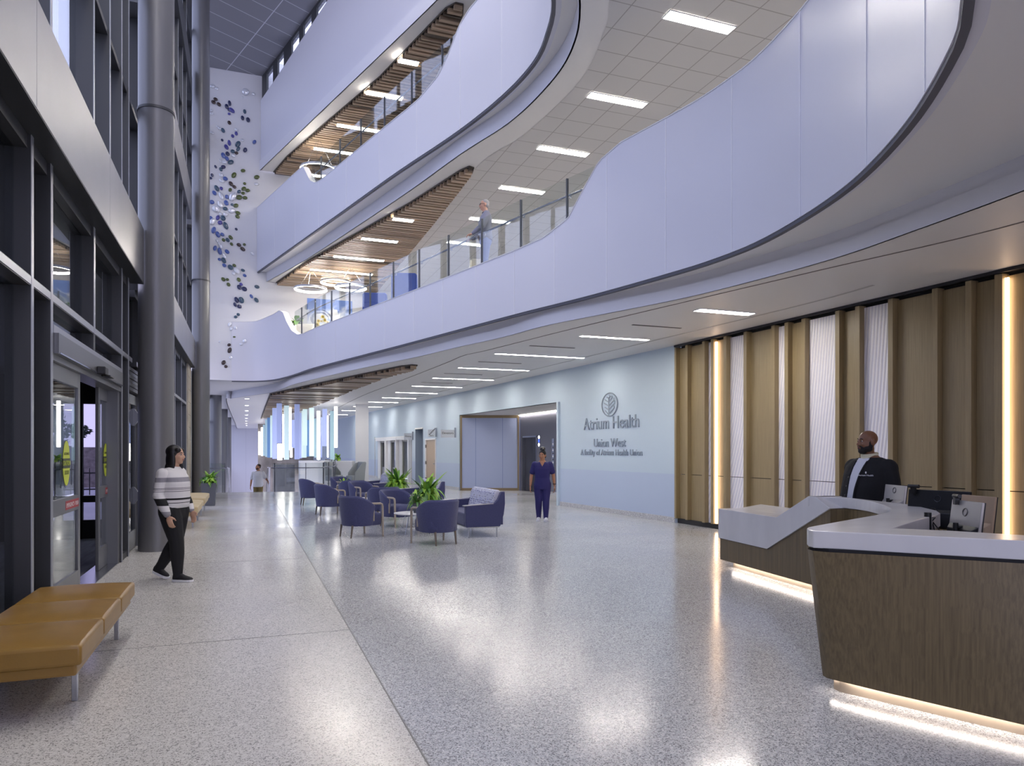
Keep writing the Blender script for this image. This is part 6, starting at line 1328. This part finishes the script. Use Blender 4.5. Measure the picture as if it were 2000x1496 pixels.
# man on the balcony -------------------------------------------------------------------
S_ = [(.84, .115, .165, 0), (.92, .125, .175, 0), (1.02, .125, .168, .01), (1.14, .125, .175, .015), (1.28, .125, .19, .01), (1.38, .11, .19, .0), (1.44, .085, .165, -.01), (1.48, .06, .1, -.01), (1.52, .055, .06, 0)]
armR = ((0, -.2, 1.4), (.06, -.27, 1.12), (.27, -.2, .975)); armL = ((0, .2, 1.4), (.1, .27, 1.13), (.30, .2, .975))
legR = ((0, -.09, .9), (.0, -.1, .48), (-.03, -.1, .09)); legL = ((0, .09, .9), (.02, .1, .48), (.02, .1, .09))
Rh = rotz(4); hd = (.03, 0, 1.655); heading = 168
pm = person('grey-haired man in a grey jacket and light jeans leaning on the second-floor railing', (4.86, 14.62, 5.25), heading, 1, SK_D, (armR, armL), (legR, legL), S_, (0, 0, 1.5), hd, Rh, vox=.0095, hands=(((.28, -.195, .965), (1, .1, -.25), (-.2, 0, -1), (0, 1, 0), 1, .8), ((.31, .195, .965), (1, -.1, -.25), (-.2, 0, -1), (0, -1, 0), 1, .8)), hs=.98, brow='#7d7874')
b = MB(); torso(b, [(.88, .145, .195, 0), (.95, .15, .2, 0), (1.02, .148, .19, .01), (1.14, .15, .195, .015), (1.28, .148, .212, .01), (1.38, .13, .21, 0), (1.44, .1, .18, -.01), (1.485, .075, .105, -.012)])
for a in (armR, armL):
    w = Vector(a[1]).lerp(Vector(a[2]), .95); limb(b, [(a[0], .082), (Vector(a[0]).lerp(Vector(a[1]), .5), .074), (a[1], .064), (Vector(a[1]).lerp(w, .6), .056), (w, .042)])
solidify(b, 'jacket', mat('grey_jacket', '#86889a', .85, bump=(40, .25)), pm, .011)
part('collar', BLKCL, pm, lambda b: b.tube([(.066 * math.cos(a * PI / 10) + .0, .066 * math.sin(a * PI / 10), 1.5 - .015 * math.cos(a * PI / 10)) for a in range(21)], .014, 6))
b = MB(); torso(b, [(.8, .12, .16, 0), (.88, .13, .178, 0), (.955, .128, .175, 0)]); limb(b, fat(leg_pts(*legR, 1.05), .014)); limb(b, fat(leg_pts(*legL, 1.05), .014)); solidify(b, 'jeans', JEAN, pm, .012)
part('belt', BLKCL, pm, lambda b: b.tube([(.133 * math.cos(a * PI / 12), .18 * math.sin(a * PI / 12), .925) for a in range(25)], .012, 6))
for y in (-.1, .1):
    b = MB(); shoe(b, (0, y, .09), (-.09, y, .012), (.18, y * 1.15, .012), .046, .09); limb(b, [((0, y, .08), .042)]); solidify(b, 'shoe', SHOEB, pm, .012)
b = MB(); H_((-.026, 0, .05), (.09, .08, .078)); H_((-.05, 0, -.01), (.056, .076, .06)); solidify(b, 'hair', HAIRG, pm, .01)
W_ = lambda p: Vector(hd) + Rh @ Vector(p)
part('glasses', BLACK, pm, lambda b: [b.tube([W_((.098, sd * .032 + .022 * math.cos(a * PI / 6), .006 + .016 * math.sin(a * PI / 6))) for a in range(13)], .003, 5) for sd in (-1, 1)] + [b.tube([W_((.1, -.01, .01)), W_((.1, .01, .01))], .003, 5)] + [b.tube([W_((.096, sd * .055, .012)), W_((.0, sd * .08, .01))], .003, 5) for sd in (-1, 1)])

# man on the stair ------------------------------------------------------------------------
S_ = [(.84, .11, .16, 0), (.92, .12, .17, 0), (1.02, .115, .158, .01), (1.14, .12, .17, .015), (1.28, .12, .185, .01), (1.37, .105, .185, .0), (1.42, .08, .16, -.01), (1.46, .055, .1, -.01), (1.5, .05, .056, 0)]
armR = ((0, -.19, 1.37), (-.04, -.27, 1.1), (.03, -.29, .85)); armL = ((0, .19, 1.37), (.04, .31, 1.14), (.16, .42, 1.02))
legR = ((0, -.09, .88), (.02, -.1, .47), (-.03, -.1, .09)); legL = ((0, .09, .88), (.07, .1, .47), (.0, .1, .09))
Rh = rotz(-55) @ Matrix.Rotation(-.12, 3, 'Y'); hd = (.03, 0, 1.62); heading = 258
pt = person('bearded man in a white T-shirt and khaki trousers coming up the far stairs', (.47, 30.36, -.68), heading, 1, SK_B, (armR, armL), (legR, legL), S_, (0, 0, 1.48), hd, Rh, vox=.011, hands=(((.035, -.292, .83), (.1, 0, -1), (0, 1, 0), (1, 0, 0)), ((.18, .43, 1.015), (.9, .4, -.3), (0, 0, -1), (0, -1, 0), 1, .8)), hs=.96)
b = MB(); torso(b, [(.82, .14, .195, 0), (.92, .143, .195, 0), (1.02, .135, .18, .01), (1.14, .138, .188, .015), (1.28, .138, .2, .01), (1.37, .12, .2, 0), (1.42, .092, .17, -.01), (1.465, .064, .095, -.012)])
for a in (armR, armL): limb(b, [(a[0], .078), (Vector(a[0]).lerp(Vector(a[1]), .5), .075), (Vector(a[0]).lerp(Vector(a[1]), .75), .074)])
solidify(b, 't_shirt', WCL, pt, .012)
b = MB(); torso(b, [(.78, .115, .155, 0), (.86, .128, .175, 0), (.93, .125, .17, 0)]); limb(b, fat(leg_pts(*legR, 1.05), .014)); limb(b, fat(leg_pts(*legL, 1.05), .014)); solidify(b, 'trousers', KHAKI, pt, .013)
for y in (-.1, .1):
    b = MB(); shoe(b, (0, y, .09), (-.09, y, .012), (.18, y * 1.15, .012), .046, .09); solidify(b, 'shoe', SHOEB, pt, .013)
b = MB(); H_((-.024, 0, .05), (.09, .08, .078)); H_((-.05, 0, -.005), (.055, .076, .05)); solidify(b, 'hair', HAIRD, pt, .011)
b = MB(); HB((.05, 0, -.095), (.044, .045, .03), .96); HB((.02, .05, -.07), (.045, .022, .03), .96); HB((.02, -.05, -.07), (.045, .022, .03), .96); HB((.09, 0, -.046), (.01, .026, .007), .96); solidify(b, 'beard', HAIRD, pt, .009)
# ================================================================== CAMERA, SKY, EXPOSURE
cam = bpy.data.cameras.new('camera'); co = bpy.data.objects.new('camera', cam); COL.objects.link(co)
co.location = (0, 0, EYE); co.rotation_euler = (PI / 2, 0, -TH)
cam.sensor_width = 36; cam.lens = F / 2000 * 36; cam.shift_y = (HY - 748) / 2000; cam.clip_end = 500; cam.clip_start = .05
scene.camera = co
w = bpy.data.worlds.new('dusk_sky'); scene.world = w; w.use_nodes = True
N = w.node_tree.nodes; L = w.node_tree.links; bg = N['Background']
tc = N.new('ShaderNodeTexCoord'); sp = N.new('ShaderNodeSeparateXYZ'); L.new(tc.outputs['Generated'], sp.inputs[0])
cr = N.new('ShaderNodeValToRGB'); L.new(sp.outputs[2], cr.inputs[0])
e = cr.color_ramp.elements
e[0].position = 0.0; e[0].color = (.7, .68, .9, 1); e[1].position = .5; e[1].color = (.62, .63, .92, 1)
L.new(cr.outputs[0], bg.inputs[0]); bg.inputs[1].default_value = 2.2
vs_ = scene.view_settings; scene.display_settings.display_device = 'sRGB'
vs_.view_transform = 'Standard'; vs_.look = 'None'; vs_.exposure = .55; vs_.gamma = 1; vs_.use_curve_mapping = False
cy = scene.cycles
cy.use_denoising = True; cy.max_bounces = 8; cy.diffuse_bounces = 4; cy.glossy_bounces = 4; cy.transparent_max_bounces = 16
cy.caustics_reflective = False; cy.caustics_refractive = False; cy.sample_clamp_indirect = 6
